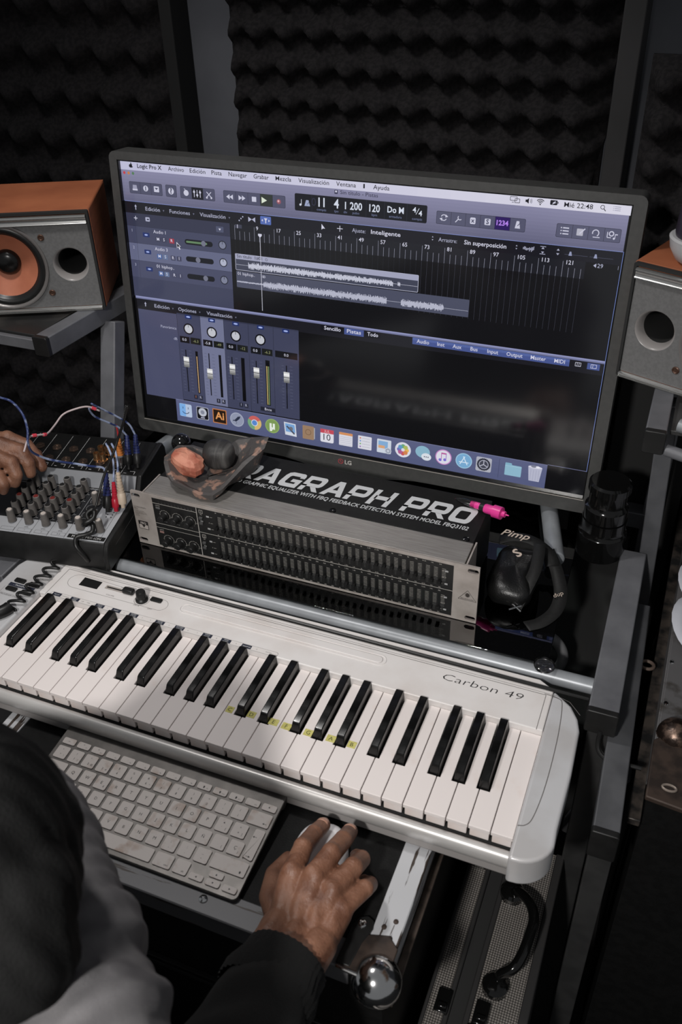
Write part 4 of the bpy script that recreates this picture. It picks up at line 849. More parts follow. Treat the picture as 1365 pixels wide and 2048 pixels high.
def mtext(t, u, v, h, col, al='c'):     # text drawn upright for a viewer in front: v up the panel
    cc.text(t, u, -v, h, col, 5, al)
cc = CV((0, 2, 48.2), (1, 0, 0), (0, -0.998, -0.065), (0, -0.065, 0.998), 0.05)
for k, s3 in enumerate(('1', '2', '3-4', '5-6')): mtext('LEVEL', -120.6+25.3*k, 12.5, 1.8, S(50)); mtext(s3, -120.6+25.3*k, 6, 2.6, S(50))
cc.rect(-56, -11, -2, -3.4, S(20), 4); mtext('MICRO MIX-ION', -29, 5.2, 4, S(210))
for k in range(4):
    for j in range(2): cc.disk(-13-j*7, -(52+k*5.2), 1.1, S(30) if (k, j) != (3, 0) else S(224, 60, 50), 6, 10)
cc.rr(-14, -80, -4, -74, 1, S(24), 5)
c.build('panel_print', PRINT, mx); cc.build('panel_lettering', PRINT, mx)
GK = mat('grey_knob', S(104, 100, 97), 0.5, col2=S(92, 88, 85), scale=60)
GKT = {'w': mat('knob_cap_white', S(196, 186, 178), 0.5), 'r': mat('knob_cap_red', S(120, 44, 40), 0.5), 'k': mat('knob_cap_black', S(30), 0.5)}
kp = {}
def knob(u, v, cap, parent=mx, h=18.5):
    if cap not in kp:
        n = 30; vs = []; fs = []; rows = [(5.9, 0, 0), (5.7, 1.2, 1), (4.9, h-1.6, 1), (4.6, h-0.5, 0), (3.7, h, 0)]
        for r, z, fl in rows:
            for j in range(n): rr_ = r*(1-0.07*(j % 2)*fl); vs.append((rr_*math.cos(2*PI*j/n), rr_*math.sin(2*PI*j/n), z))
        for i in range(len(rows)-1):
            for j in range(n): fs.append((i*n+j, i*n+(j+1) % n, (i+1)*n+(j+1) % n, (i+1)*n+j))
        fs.append(tuple(range((len(rows)-1)*n, len(rows)*n))); m2 = MB().add(vs, fs); m2.lathe([(3.5, h), (3.3, h+0.5), (0.3, h+0.6)], n=20, mi=1).box(-0.5, 0.5, 0.5, 3.6, h+0.5, h+0.75, mi=1)
        kp[cap] = m2.build('knob', [GK, GKT[cap]], mx, o=(0, 0, 0), sharp=30); o = kp[cap]
    else: o = copy_part(kp[cap], mx)
    o.location = (u/1000, v/1000, (mz(v)-8-0.6)/1000); o.rotation_euler = (0, 0, R_(rnd.uniform(-60, 60))); return o
for k in range(6): knob(-146+25.4*k+(4 if k == 5 else 0), 24, 'w')
for k in range(4):
    for j in range(5): knob(-148+25.3*k+(0 if k else 0), 41.5+15*j, 'r' if j == 1 else 'k')
knob(-44, 77, 'w')
c = CV((0, 110, 54.9), (1, 0, 0), (0, 0.573, 0.819), (0, -0.819, 0.573), 0.1); c.rect(ML+1, 1.5, -1, 23.5, S(134, 136, 140), 1); c.build('riser_panel', PRINT, mx)
c = CV((0, 124, 75.4), (1, 0, 0), (0, 0.997, 0.074), (0, -0.074, 0.997), 0.05)
c.rect(ML+1, 0.5, -1, 80, S(20), 1)
for k in range(7): u = ML+8+27*k; c.rect(u, 2, u+0.5, 76, S(190), 2); c.rect(u+4, 3, u+8, 4, S(190), 2); c.rect(u+12, 8, u+20, 8.8, S(190), 2); c.rect(u+19.4, 2, u+20, 8.8, S(190), 2)
c.build('jack_panel_print', PRINT, mx)
BR = mat('brass', S(190, 150, 110), 0.25, 0.9)
jp = None
for k in range(6):
    for j in range(2):
        u, v = ML+24+27*k, 142+26*j; z = 76.5+0.074*(v-124)
        m2 = MB().lathe([(7.6, 0), (7.2, 1.8), (5, 2)], n=6).lathe([(4.8, 0), (4.8, 3.4), (3.4, 3.4), (3.2, 1)], n=20, caps=False) 
        if jp is None: jp = m2.build('jack_socket', mat('dark_nickel', S(120, 104, 94), 0.3, 0.8), mx, o=(0, 0, 0)); o = jp
        else: o = copy_part(jp, mx)
        o.location = (u/1000, v/1000, (z-8-0.6)/1000)
rp = None
for k, (u, v) in enumerate(((-72, 166), (-61, 165), (-72, 150), (-50, 164), (-62, 149))):
    if rp is None: rp = MB().lathe([(6, 0), (6, 2), (4.8, 2.2), (4.8, 12), (3.3, 12), (3.1, 7), (0.4, 7)], n=22).build('rca_socket', BR, mx, o=(0, 0, 0)); o = rp
    else: o = copy_part(rp, mx)
    o.location = (u/1000, v/1000, (76.5+0.074*(v-124)-8.5)/1000)

# plugs and cables: each plug with its cable is one thing
def plug(name, label, tip, top, cols, r=5.2, cable=None, ccol=None, cr_=1.6):
    tip, top = Vector(tip), Vector(top); d = (top-tip); Ln = d.length; q = d.to_track_quat('Z', 'Y').to_matrix()
    t = thing(name, label, 'audio plug', tuple(tip)); o = tuple(tip)
    MB().lathe([(3.0, -6), (3.2, 0), (r*0.95, 0), (r, 2), (r, Ln*0.3), (r*0.8, Ln*0.34)], tip, 20, M=q).build('plug_body', cols[0], t, o=o)
    pr = []; k = 7
    for i in range(k):
        z0 = Ln*(0.34+0.62*i/k); rr_ = r*(0.86-0.4*i/k); pr += [(rr_, z0), (rr_, z0+Ln*0.05), (rr_*0.78, z0+Ln*0.055), (rr_*0.78, z0+Ln*0.085)]
    MB().lathe(pr, tip, 18, M=q).build('strain_relief', cols[1], t, o=o, sharp=25)
    if cable:
        MB().tube(bez([tuple(top-d*0.06)]+cable, 8), cr_, 8).build('cable', ccol, t, o=o, sharp=180)
    return t
NAVY = mat('navy_plastic', S(38, 46, 92), 0.35); ORG = mat('orange_plastic', S(196, 122, 62), 0.4); REDP = mat('red_plastic', S(176, 32, 52), 0.35)
CRM = mat('cream_plastic', S(196, 178, 158), 0.45); BCAB = mat('blue_cable', S(40, 54, 100), 0.35, col2=S(150, 162, 190), scale=60, stretch=(1, 1, 1), lo=0.45, hi=0.55)
PCAB = mat('pale_cable', S(186, 170, 170), 0.4); BKC = mat('black_cable', S(18), 0.4)
plug('audio_plug', 'left one of the two dark blue plugs at the back of the mixer', (22, 342, 84), (15, 360, 124), (BLKP, NAVY), 6, [(10, 352, 138), (2, 340, 152), (-8, 328, 166), (-4, 316, 186), (4, 322, 184)], BCAB, 1.4)
plug('audio_plug', 'right one of the two dark blue plugs at the back of the mixer', (32, 350, 84), (25, 366, 124), (BLKP, NAVY), 6, [(20, 362, 140), (10, 350, 158), (2, 338, 172), (-4, 322, 190)], BCAB, 1.4)
plug('audio_plug', 'orange plug standing in the mixer beside the blue plugs', (10, 341, 84), (9, 348, 124), (CHROME, ORG), 6, [(8, 350, 132), (6, 352, 142)], mat('red_cable', S(170, 40, 44), 0.4), 1.3)
plug('audio_plug', 'bright red plug at the right of the mixer knobs', (41, 273, 62), (37, 284, 98), (REDP, REDP), 5, [(36, 290, 108), (34, 296, 122), (28, 300, 136), (20, 306, 140), (10, 318, 130)], BCAB, 1.5)
plug('audio_plug', 'cream ribbed plug behind the red plug', (49, 279, 66), (43, 290, 112), (CRM, CRM), 6, [(42, 294, 120), (36, 302, 134), (24, 312, 138)], BCAB, 1.5)
plug('audio_plug', 'black and navy ribbed plug left of the red plug', (31, 268, 62), (26, 286, 110), (BLKP, NAVY), 6.4, [(24, 284, 116), (14, 272, 124), (2, 262, 131), (-12, 247, 141), (-25, 235, 151), (-28, 218, 171), (-23, 211, 191), (-30, 223, 201), (-40, 232, 216), (-60, 240, 226), (-77, 239, 230)], BCAB, 1.6)
t = thing('signal_wire', 'thin pale pink wire with red tape bands arching behind the mixer', 'cable', (-20, 290, 80))
rc_ = bez([(-26, 203, 180), (-29, 221, 190), (-24, 235, 187), (-22.6, 247, 182), (-28.7, 271, 180), (-28.8, 290, 185), (-17.8, 299, 190), (-4, 313, 190), (7, 323, 180), (4, 322, 184)][:9], 6)
MB().tube(rc_, 1.3, 8).build('wire', PCAB, t, sharp=180)
for i in (8, 15, 44): MB().tube(rc_[i:i+3], 2.3, 10).build('tape_band', mat('red_tape', S(206, 62, 78), 0.45), t)
t = thing('cable_tie', 'long thin black cable tie sticking up beside the mixer', 'cable tie', (24, 234, 72))
MB().tube(bez([(24, 234, 68), (37, 237, 85), (37, 251, 100), (40, 265, 120), (49, 279, 145), (56, 292, 170), (74, 285, 200), (92, 274, 230)], 6), 1.7, 8).build('strap', BKC, t, sharp=180)
for k in range(7): MB().tube([(80+k*1.9, 281.5-k*1.2, 209+k*3.2), (77+k*1.9, 281.5-k*1.2, 211+k*3.2)], 0.7, 6).build('tooth', BKC, t)
t = thing('cable_knot', 'tangle of black cord hooked over the front right knobs of the mixer', 'cable', (30, 215, 50))
pts = [(33, 225, 68), (26, 230, 76), (32, 238, 80), (38, 228, 74), (30, 219, 70), (24, 222, 62), (34, 226, 66), (40, 218, 60), (32, 212, 56), (22, 205, 54), (26, 196, 46), (36, 196, 32), (38, 199, 22)]
MB().tube(bez(pts, 6), 3.2, 8).build('cord', BKC, t, sharp=180)

# coiled cable over the piano's left panel
t = thing('coiled_cable', 'black coiled cable lying across the left end of the white keyboard', 'cable', (-10, 140, 8))
A = Vector((-5, 198, 14)); B = Vector((-8, 92, 14)); pts = []
turns = 6.0; n = 150
for i in range(n+1):
    k = i/n; a = 2*PI*turns*k; p = A.lerp(B, k); pts.append((p.x+9.5*math.cos(a)-3, p.y, p.z+2.4*math.sin(a)-1.0))
pts = [(10, 215, 30), (2, 206, 22)]+pts
MB().tube(pts, 1.9, 8).build('coil', BKC, t, sharp=180)
MB().tube(bez([(-11, 94, 14), (-14, 84, 14), (-24, 72, 14), (-36, 62, 15), (-48, 50, 14)], 6), [4]+[8.5]*12+[7]*12, 12).build('connector', BKC, t)

# ================================================================ MIDI keyboard
KX0, KX1 = -60, 703
kb = thing('midi_keyboard', 'white 49-key keyboard controller with yellow note stickers, lying across the desk', 'keyboard', (320, 95, -54))
mb = MB()
n = 8
cx_ = lambda x0, y0, r, a0, a1: [(x0+r*math.cos(R_(a0+(a1-a0)*i/n)), y0+r*math.sin(R_(a0+(a1-a0)*i/n))) for i in range(n+1)]
# deck: U shape open to the front
RE = [(664.3, 136), (664.3, -27)]+cx_(670, 7, 34, -90, -10)+[(702.5, 20), (703.5, 90), (701.5, 150), (697, 166), (687, 182), (664.3, 199)]
LE = [(-0.3, 208), (-26, 210), (-44, 204), (-57, 192), (-63, 174), (-63, 0)]+cx_(-37, -2, 26, 180, 270)+[(-0.3, -28)]
mb.prism([(0, 136.5), (664, 136.5), (664, 199.5), (646, 210), (0, 208)], -30, 8)
mb.build('deck', WHITE, kb, bevel=1.4, seg=3, sharp=30)
ENDP = mat('pale_silver_plastic', S(204, 204, 206), 0.32, 0.15, col2=S(192, 190, 190), scale=14)
MB().prism(RE[::-1][::-1], -32, 8).build('end_panel', ENDP, kb, bevel=3.4, seg=4, sharp=30)
MB().prism(LE, -32, 8).build('end_panel', ENDP, kb, bevel=3.4, seg=4, sharp=30)
inset = [(664-6, 130), (664-6, -20)]
mb = MB()
mb.prism(rrect(KX0+6, KX1-8, -8, 212, 26), -53, -29).build('base', mat('pale_grey_plastic', S(150, 146, 144), 0.5), kb, bevel=3)
rim = [(3, -30), (1, -24), (-1, -19.5), (-4.5, -16.5), (-8.5, -17), (-11.5, -20.5), (-13, -26.5), (-12, -33), (-8, -40), (-2, -44), (6, -46)]
mb = MB(); n2 = len(rim); mb.add([(-0.5, y, z) for y, z in rim]+[(666, y, z) for y, z in rim], [(i, (i+1) % n2, n2+(i+1) % n2, n2+i) for i in range(n2)]+[tuple(range(n2-1, -1, -1)), tuple(range(n2, 2*n2))])
tag(mb.build('front_rim', SILV, kb, sharp=60), 'silver rounded front rim')
MB().box(0, 664, 0, 137, -34, -22).build('key_bed', BLKM, kb)
c = CV((0, 0, 8.02), (1, 0, 0), (0, -1, 0), (0, 0, 1), 0.04)
G1 = S(70, 68, 68); G2 = S(120, 116, 115); NB = S(44, 48, 62)
def kl(pts, w, col, l=1): c.line([(x, -y) for x, y in pts], w, col, l)
kl([(10.6, 136), (10.6, 189.5), (657, 188.5), (657, 136)], 0.7, S(110, 106, 104))
kl([(-20, 192.5), (668, 191.5), (684, 187), (698, 172)], 0.5, G2)
# control pill
pill = [(36+13*math.cos(R_(a)), 172+13*math.sin(R_(a))) for a in range(90, 271, 15)]+[(165+10*math.cos(R_(a)), 169+10*math.sin(R_(a))) for a in range(-90, 91, 15)]
kl(pill+[pill[0]], 0.5, S(130, 126, 124))
c.poly([(41, -182), (69, -181.4), (69.6, -166.6), (41.6, -166)], S(22), 2)
c.rect(78, -179, 120, -172, S(168, 160, 154), 2); c.rect(80, -176.8, 118, -174.6, S(30), 3); c.rect(98, -181.5, 122, -180.9, S(130), 2)
c.text('VOLUME', 93, -161.5, 2.2, G2, 2, 'c'); c.text('DATA', 136, -156.5, 2.2, G2, 2, 'c'); c.text('EDIT', 156, -156.5, 2.2, G2, 2, 'c'); c.disk(137.5, -169, 10.5, S(150, 146, 144), 1, 32); c.disk(137.5, -169, 9.8, S(214, 210, 208), 2, 32)
# legend strip
c.rr(16, -144, 345, -136.4, 3, S(140, 136, 134), 1); c.rr(16.4, -143.6, 344.6, -136.8, 3, S(222, 217, 214), 2)
for x, a, b in ((26, 'MIDI CH', ''), (54, 'PROG', 'BANK'), (92, 'VELOC', 'CURVE'), (117, 'PRESET', ''), (142.7, 'SLIDER', 'ASSIGN'), (181.3, 'KNOB', 'ASSIGN'), (209.7, 'SUSTAIN', 'ASSIGN'), (248.8, 'PITCH', 'WHEEL'), (275, 'MOD', 'WHEEL'), (303, 'TRANSPOSE', '')):
    c.rect(x-6.6, -143.2, x+6.6, -137.2, NB, 3)
    if b: c.text(a, x, -140.6, 1.7, S(214), 4, 'c'); c.text(b, x, -138, 1.7, S(214), 4, 'c')
    else: c.text(a, x, -139.2, 1.8, S(214), 4, 'c', sx=0.8)
for x, tt in ((39, 'CHANNEL'), (66, 'LSB'), (75, 'MSB'), (84, '+'), (104, '1'), (129, '2'), (156, '3'), (168, '4'), (195, '5'), (222, '6'), (235, '7'), (262, '8'), (289, '9'), (317, '0'), (333, 'ENTER')): c.text(tt, x, -139.2, 1.8, G2, 3, 'c')
# left buttons
c.text('OCTAVE', -16, -158, 2.2, G2, 2, 'c'); c.rect(-48, -140, -8, -133.6, NB, 2); c.text('◄ TRANSPOSE ►'.replace('◄', '-').replace('►', '+'), -28, -135.6, 2.6, S(214), 3, 'c'); kl([(-50, 131), (-50, 119), (-8, 119)], 0.4, G2)
c.text('PROGRAM CHANGE', -30, -115.6, 2.6, G1, 2, 'c')
# grooves and inlay
kl([(664, 189), (675, 187)], 0.5, G2)
seam = bez([(655, 190, 0), (672, 188, 0), (677, 178, 0), (680.5, 140, 0), (681.5, 95, 0), (680.5, 55, 0), (677, 24, 0), (672, 14, 0), (665, 11, 0)], 6)
kl([(p.x, p.y) for p in seam], 0.9, S(96, 92, 90), 1)
c.fit('Carbon 49', 540, 634, -171, 10, S(48, 46, 46), 2, shear=0.14, bold=-0.012)
c.build('panel_print', PRINT, kb)
# moulded inlay groove
mb = MB().prism([(x, y) for x, y in rrect(196, 466, 169, 180, 5.4, 6)], 8, 9.6); mb.build('moulded_inlay', WHITE, kb, bevel=1.2, seg=3)
MB().tube([(x, y, 8.2) for x, y in rrect(192, 470, 166.5, 182.5, 8, 6)], 0.8, 6, closed=True).build('inlay_rim', WHITE, kb)
MB().lathe([(8.2, 8), (8.2, 11), (6.6, 13), (6.2, 22), (5.2, 23.5), (0.3, 23.8)], (137.5, 169, 0), 30).build('data_knob', BLKP, kb)
MB().box(106, 122, 170.5, 179.5, 8.3, 15).build('slider_cap', BLKP, kb, bevel=2)
MB().prism(rrect(148, 164, 171, 178, 1.5), 8, 10.6).build('button', BLKP, kb, bevel=0.8)
for x, y in ((-36, 145), (-12.5, 144), (-37, 127.6), (-13, 127.4)): MB().prism(rrect(x-8, x+8, y-3.6, y+3.6, 1.5), 8, 10.8).build('button', BLKP, kb, bevel=0.8)
MB().lathe([(16, -3), (16, 3)], (-44, 84, 0), 28, M=Matrix.Rotation(R_(90), 3, 'Y')).build('pitch_wheel', RUBB, kb)
# keys
PW = 22.9
off = {0: -3.0, 1: 3.0, 3: -3.6, 4: 0.0, 5: 3.6}
def bxs(i):  # centre of the black key right of white key i
    return PW*(i+1)+off[i % 7]
def white(i):
    x0, x1 = PW*i+0.45, PW*(i+1)-0.45; k = i % 7
    l = bxs(i-1)+7.2 if (k in (1, 2, 4, 5, 6)) else x0
    r = bxs(i)-7.2 if (k in (0, 1, 3, 4, 5) and i < 28) else x1
    y1 = 45.5; pts = [(x0, 0), (x1, 0)]
    if r < x1: pts += [(x1, y1), (r, y1)]
    pts += [(r, 136), (l, 136)]
    if l > x0: pts += [(l, y1), (x0, y1)]
    return pts, (x0+x1)/2
for i in range(29):
    pts, cx0 = white(i); mb = MB(); mb.prism(pts, -5.5, 0); mb.box(PW*i+1.6, PW*(i+1)-1.6, 3, 20, -20, -5)
    o = mb.build('white_key', KEYW, kb, o=(cx0, 0, 0), bevel=0.7, seg=2, sm=False); o.location = ((cx0-320)/1000, -95/1000, 54/1000)
    if 14 <= i <= 20:
        lx = {14: (1.5, 10), 15: (4.5, 14), 16: (9, 20), 17: (2, 13), 18: (6, 16), 19: (9.5, 20), 20: (11.5, 21)}[i]
        q = MB(); x = PW*i; y0 = 46+rr2.uniform(-0.5, 2); q.box(x+lx[0], x+lx[1], y0, y0+9, 0.05, 0.35)
        s2 = q.build('note_sticker', mat('yellow_paper', S(206, 200, 122), 0.8, col2=S(190, 182, 104), scale=200), o, o=(cx0, 0, 0), sm=False); s2.rotation_euler = (0, 0, 0)
        cv = CV((0, 0, 0.4), (1, 0, 0), (0, -1, 0), (0, 0, 1), 0.04); cv.text('CDEFGAB'[i-14], x+(lx[0]+lx[1])/2, -(y0+2), 5, S(74, 74, 44), 1, 'c'); cv.build('sticker_letter', PRINT, s2, o=(cx0, 0, 0))
bkp = None
for i in range(28):
    if i % 7 in off:
        x = bxs(i)
        if bkp is None:
            prof = [(47, -4), (47, 0), (51, 9.2), (53.5, 10.6), (134, 12.2), (136, 11.5), (136, -4)]; vs = []
            for sx_, tw in ((-1, 0), (1, 0)):
                for y, z in prof: w = 5.6 if z < 2 else 4.4; vs.append((sx_*w, y, z))
            n3 = len(prof); fs = [(j, (j+1) % n3, n3+(j+1) % n3, n3+j) for j in range(n3)]+[tuple(range(n3-1, -1, -1)), tuple(range(n3, 2*n3))]
            bkp = MB().add(vs, fs).build('black_key', KEYB, kb, o=(0, 0, 0), bevel=1.0, seg=3); o = bkp
        else: o = copy_part(bkp, kb)
        o.location = ((x-320)/1000, -95/1000, 54/1000)
# rod lying along the back of the keyboard
t = thing('thin_black_rod', 'straight thin black rod lying along the back edge of the white keyboard', 'rod', (340, 202, 8))
MB().tube([(-40, 199, 10), (703, 197, 10)], 2.3, 8).build('rod', BKC, t)

# ================================================================ computer keyboard
ck_ = thing('computer_keyboard', 'flat aluminium computer keyboard with white keys beside the mouse', 'keyboard', (281, -66, -55))
SL = 4.6
def kz(y): return -48.6+(y+131)*math.tan(R_(SL))
mb = MB(); out = rrect(140.5, 421.5, -131.5, -1.5, 6)
vs = [(x, y, kz(y)-4.2) for x, y in out]+[(x, y, kz(y)-0.2) for x, y in out]; n4 = len(out)
mb.add(vs, [(i, (i+1) % n4, n4+(i+1) % n4, n4+i) for i in range(n4)]+[tuple(range(n4-1, -1, -1)), tuple(range(n4, 2*n4))])
mb.build('aluminium_body', mat('keyboard_aluminium', S(112, 108, 105), 0.42, 0.5, col2=S(100, 97, 94), scale=60), ck_, bevel=0.6)
MB().tube([(142, -12, -46.6), (420, -12, -46.6)], 7.6, 24).build('battery_tube', MATS['keyboard_aluminium'], ck_)
MB().box(146, 416, -118, -14, -56.3, -50.8).build('underside', mat('white_underside', S(190), 0.6), ck_)
KC = mat('keycap_white', S(206, 198, 193), 0.5, col2=S(176, 156, 144), scale=55, lo=0.56, hi=0.72)
X0, YN = 144.3, -43.4
def keycap(u, w, yc, h, txt=None, small=None, shape=None):
    x0, x1 = X0+u*19+1.6, X0+(u+w)*19-1.6; y0, y1 = yc-h/2+1.5, yc+h/2-1.5
    pts = shape or rrect(x0, x1, y0, y1, 1.8, 3); n = len(pts); cx0, cy0 = (x0+x1)/2, yc; mb = MB()
    mb.add([(x, y, kz(y)-0.3) for x, y in pts]+[(x, y, kz(y)+1.5) for x, y in pts], [(i, (i+1) % n, n+(i+1) % n, n+i) for i in range(n)]+[tuple(range(n-1, -1, -1)), tuple(range(n, 2*n))])
    sl = math.tan(R_(SL)); cv = CV((cx0, cy0, kz(cy0)+1.52), (1, 0, 0), (0, -1, -sl), (0, 0, 1), 0.05); cv.mb = MB()
    I = S(44, 42, 42)
    if txt:
        for (tx, du, dv, hh) in txt:
            if tx in ('<', '>', '^', 'v'):
                a = {'<': [(-1.2, 0), (0.8, -1.1), (0.8, 1.1)], '>': [(1.2, 0), (-0.8, 1.1), (-0.8, -1.1)], '^': [(0, -1.2), (1.1, 0.8), (-1.1, 0.8)], 'v': [(0, 1.2), (-1.1, -0.8), (1.1, -0.8)]}[tx]
                cv.poly([(du+p, dv+q) for p, q in a], I, 1)
            elif tx == '-*': cv.line([(du-2, dv), (du+2, dv)], 0.5, I, 1); cv.poly([(du-2.8, dv), (du-1, dv-1.2), (du-1, dv+1.2)], I, 1)
            elif tx == '*-': cv.line([(du-2, dv), (du+2, dv)], 0.5, I, 1); cv.poly([(du+2.8, dv), (du+1, dv-1.2), (du+1, dv+1.2)], I, 1)
            elif tx == 'o': cv.poly([(du-1.4, dv+0.2), (du, dv-1.6), (du+1.4, dv+0.2), (du+0.7, dv+0.2), (du+0.7, dv+1.6), (du-0.7, dv+1.6), (du-0.7, dv+0.2)], I, 1)
            else: cv.text(tx, du, dv, hh, I, 1, 'c')
    base = len(mb.v)
    mb.add(cv.mb.v, cv.mb.f, 1)
    mb.build('key', [KC, mat('legend_ink', S(46, 44, 44), 0.6)], ck_, bevel=0.35, seg=2, sm=False)
L1 = lambda s: [(s, 0, 1.6, 3.4)]
for k in range(14):
    w = 14.5/14; lab = ['esc', 'F1', 'F2', 'F3', 'F4', 'F5', 'F6', 'F7', 'F8', 'F9', 'F10', 'F11', 'F12', ''][k]
    keycap(k*w, w, -28.2, 11, [(lab, 0 if k == 0 else 4.2, 2.4 if k else 0.9, 1.4)]+([('*' if k < 3 else 'o' if k in (9, 10, 11, 13) else '·', 0, 0.6, 2.6)] if k else []) if k != 13 else [('^', 0, -0.4, 2), ])
r1 = [('º', 'ª', '\\'), ('1', '!', '|'), ('2', '"', '@'), ('3', '·', '#'), ('4', '$', ''), ('5', '%', ''), ('6', '&', '¬'), ('7', '/', ''), ('8', '(', ''), ('9', ')', ''), ('0', '=', ''), ("'", '?', ''), ('¡', '¿', '')]
for k, (a, b, d) in enumerate(r1): keycap(k, 1, YN, 19, [(b, 0, -1.8, 2.6), (a, 0, 4.6, 2.8)]+([(d, 4.6, 4.6, 2.2)] if d else []))
keycap(13, 1.5, YN, 19, [('-*', 8, 4, 2)])
keycap(0, 1.5, YN-19, 19, [('*-', -6, 0, 2)])
for k, ch in enumerate('QWERTYUIOP'): keycap(1.5+k, 1, YN-19, 19, [(ch, 0, 1.6, 3.6)]+([('€', 4.4, 4.8, 2.2)] if ch == 'E' else []))
keycap(11.5, 1, YN-19, 19, [('^', 0, -2.6, 2), ('`', -1, 4.4, 2.6), ('[', 4.4, 4.8, 2.4)]); keycap(12.5, 1, YN-19, 19, [('*', 0, -1.2, 3), ('+', 0, 4.2, 3), (']', 4.4, 4.8, 2.4)])
ex0, ex1 = X0+13.5*19-1.6+3.2, X0+14.5*19-1.6
yt, yb = YN-19+9.5-1.5, YN-38-9.5+1.5
keycap(13.5, 1, YN-28.5, 38, [('-*', 0, -8, 2), ('*-', 1.5, 14, 2)], shape=rrect(X0+13.75*19+1.6, ex1, yb, yt, 1.8, 3)[:-1]+[(X0+13.75*19+1.6, YN-28.5-1.0+0.5), (X0+13.5*19+1.6, YN-28.5+0.5)][:0]+[(X0+13.75*19+1.6, yb+1.8)])
keycap(0, 1.75, YN-38, 19)
for k, ch in enumerate('ASDFGHJKLÑ'): keycap(1.75+k, 1, YN-38, 19, L1(ch))
keycap(11.75, 1, YN-38, 19, [('¨', 0, -1.4, 2.6), ('´', 0, 4.8, 2.6), ('{', 4.4, 4.8, 2.4)]); keycap(12.75, 1, YN-38, 19, [('Ç', 0, 1.6, 3.6), ('}', 4.4, 4.8, 2.4)])
keycap(0, 1.25, YN-57, 19, [('o', 0, 2, 2)]); keycap(1.25, 1, YN-57, 19, [('>', 0, -2, 2), ('<', 0, 3.4, 2)])
for k, ch in enumerate('ZXCVBNM'): keycap(2.25+k, 1, YN-57, 19, L1(ch))
for k, (a, b) in enumerate(((';', ','), (':', '.'), ('_', '-'))): keycap(9.25+k, 1, YN-57, 19, [(a, 0, -1.4, 3), (b, 0, 4.2, 3)])
keycap(12.25, 2.25, YN-57, 19, [('o', 14, 3.6, 2)])
u = 0
for w, tt in ((1, 'fn'), (1, 'ctrl'), (1, 'alt'), (1.25, 'cmd'), (5, None), (1.25, 'cmd'), (1, 'alt')):
    keycap(u, w, YN-76+0.6, 18, [(tt, 3 if w == 1 else 5, 5, 2)] if tt else None); u += w
yl = YN-76+0.6
keycap(11.5, 1, yl-4.4, 10, [('<', 0, 0, 2)]); keycap(12.5, 1, yl+4.4, 10, [('^', 0, 0, 2)]); keycap(12.5, 1, yl-4.4, 10, [('v', 0, 0, 2)]); keycap(13.5, 1, yl-4.4, 10, [('>', 0, 0, 2)])

# ================================================================ mouse
ms = thing('computer_mouse', 'low white computer mouse under the right hand', 'mouse', (484, -72, -55)); 
def mouse_shape(z0, z1, top):
    vs = []; fs = []; nu, nv = 36, 10; ca, sa = math.cos(R_(12)), math.sin(R_(12))
    for j in range(nv+1):
        k = j/nv; sc2 = (1-k**3*0.0) ; 
        for i in range(nu):
            a = 2*PI*i/nu; ex = 2.7; cx1 = math.copysign(abs(math.cos(a))**(2/ex), math.cos(a)); sy1 = math.copysign(abs(math.sin(a))**(2/ex), math.sin(a))
            s = math.sqrt(max(0.0, 1-k**2.2)) if top else 1-0.0*k
            if top: s = (1-k**2.4)**0.62 if k < 1 else 0.001
            X, Y = cx1*30*s, sy1*56*s
            z = z0+(z1-z0)*k if not top else z0+(z1-z0)*(1-(1-k)**1.6)*(1-0.12*(Y/56)**2)
            vs.append((484+X*ca-Y*sa, -74+X*sa+Y*ca, z))
    for j in range(nv):
        for i in range(nu): fs.append((j*nu+i, j*nu+(i+1) % nu, (j+1)*nu+(i+1) % nu, (j+1)*nu+i))
    fs.append(tuple(range(nu-1, -1, -1))); fs.append(tuple(range(nv*nu, (nv+1)*nu))); return MB().add(vs, fs)
mouse_shape(-48.5, -33.5, True).build('top_shell', mat('mouse_white', S(222, 220, 222), 0.25, coat=0.3), ms, sharp=60)
mouse_shape(-54.8, -48.5, False).build('base', SILV, ms, sharp=50)

# ================================================================ things on the equalizer
ROCK = mat('brown_grey_slate', S(76, 73, 72), 0.5, col2=S(150, 120, 106), scale=60, lo=0.56, hi=0.64, detail=8, bump=0.8, bscale=90)
t = thing('stone_tray', 'irregular brown-grey slab of rock holding two stones on the equalizer', 'stone', (160, 330, 97)); r3 = random.Random(11)
rimp = [(100, 322, 128), (104, 348, 130), (118, 366, 124), (140, 372, 116), (158, 384, 118), (176, 398, 128), (200, 402, 132), (224, 392, 142), (226, 372, 136), (212, 344, 126), (204, 318, 118), (200, 296, 114), (192, 284, 110), (172, 282, 108), (150, 284, 112), (132, 284, 118), (116, 296, 124), (106, 310, 127)]
n5 = len(rimp); cen = Vector((158, 332, 0)); vs = []; rows = []
for kk, (f1, dz, flo) in enumerate(((0.5, None, 97.2), (0.8, None, 100), (0.97, -7, None), (1.0, 0, None), (0.9, 0.5, None), (0.72, -8, None), (0.4, None, 104), (0.02, None, 102))):
    for i, p in enumerate(rimp):
        q = Vector(p); xy = cen+(Vector((q.x, q.y, 0))-cen)*f1; z = (q.z+dz) if dz is not None else flo
        vs.append((xy.x+r3.uniform(-1.5, 1.5), xy.y+r3.uniform(-1.5, 1.5), z+(r3.uniform(-1.2, 1.2) if kk else 0)))
fs = [(k*n5+i, k*n5+(i+1) % n5, (k+1)*n5+(i+1) % n5, (k+1)*n5+i) for k in range(7) for i in range(n5)]+[tuple(range(n5-1, -1, -1)), tuple(range(7*n5, 8*n5))]
MB().add(vs, fs).build('slab', ROCK, t, sharp=18)
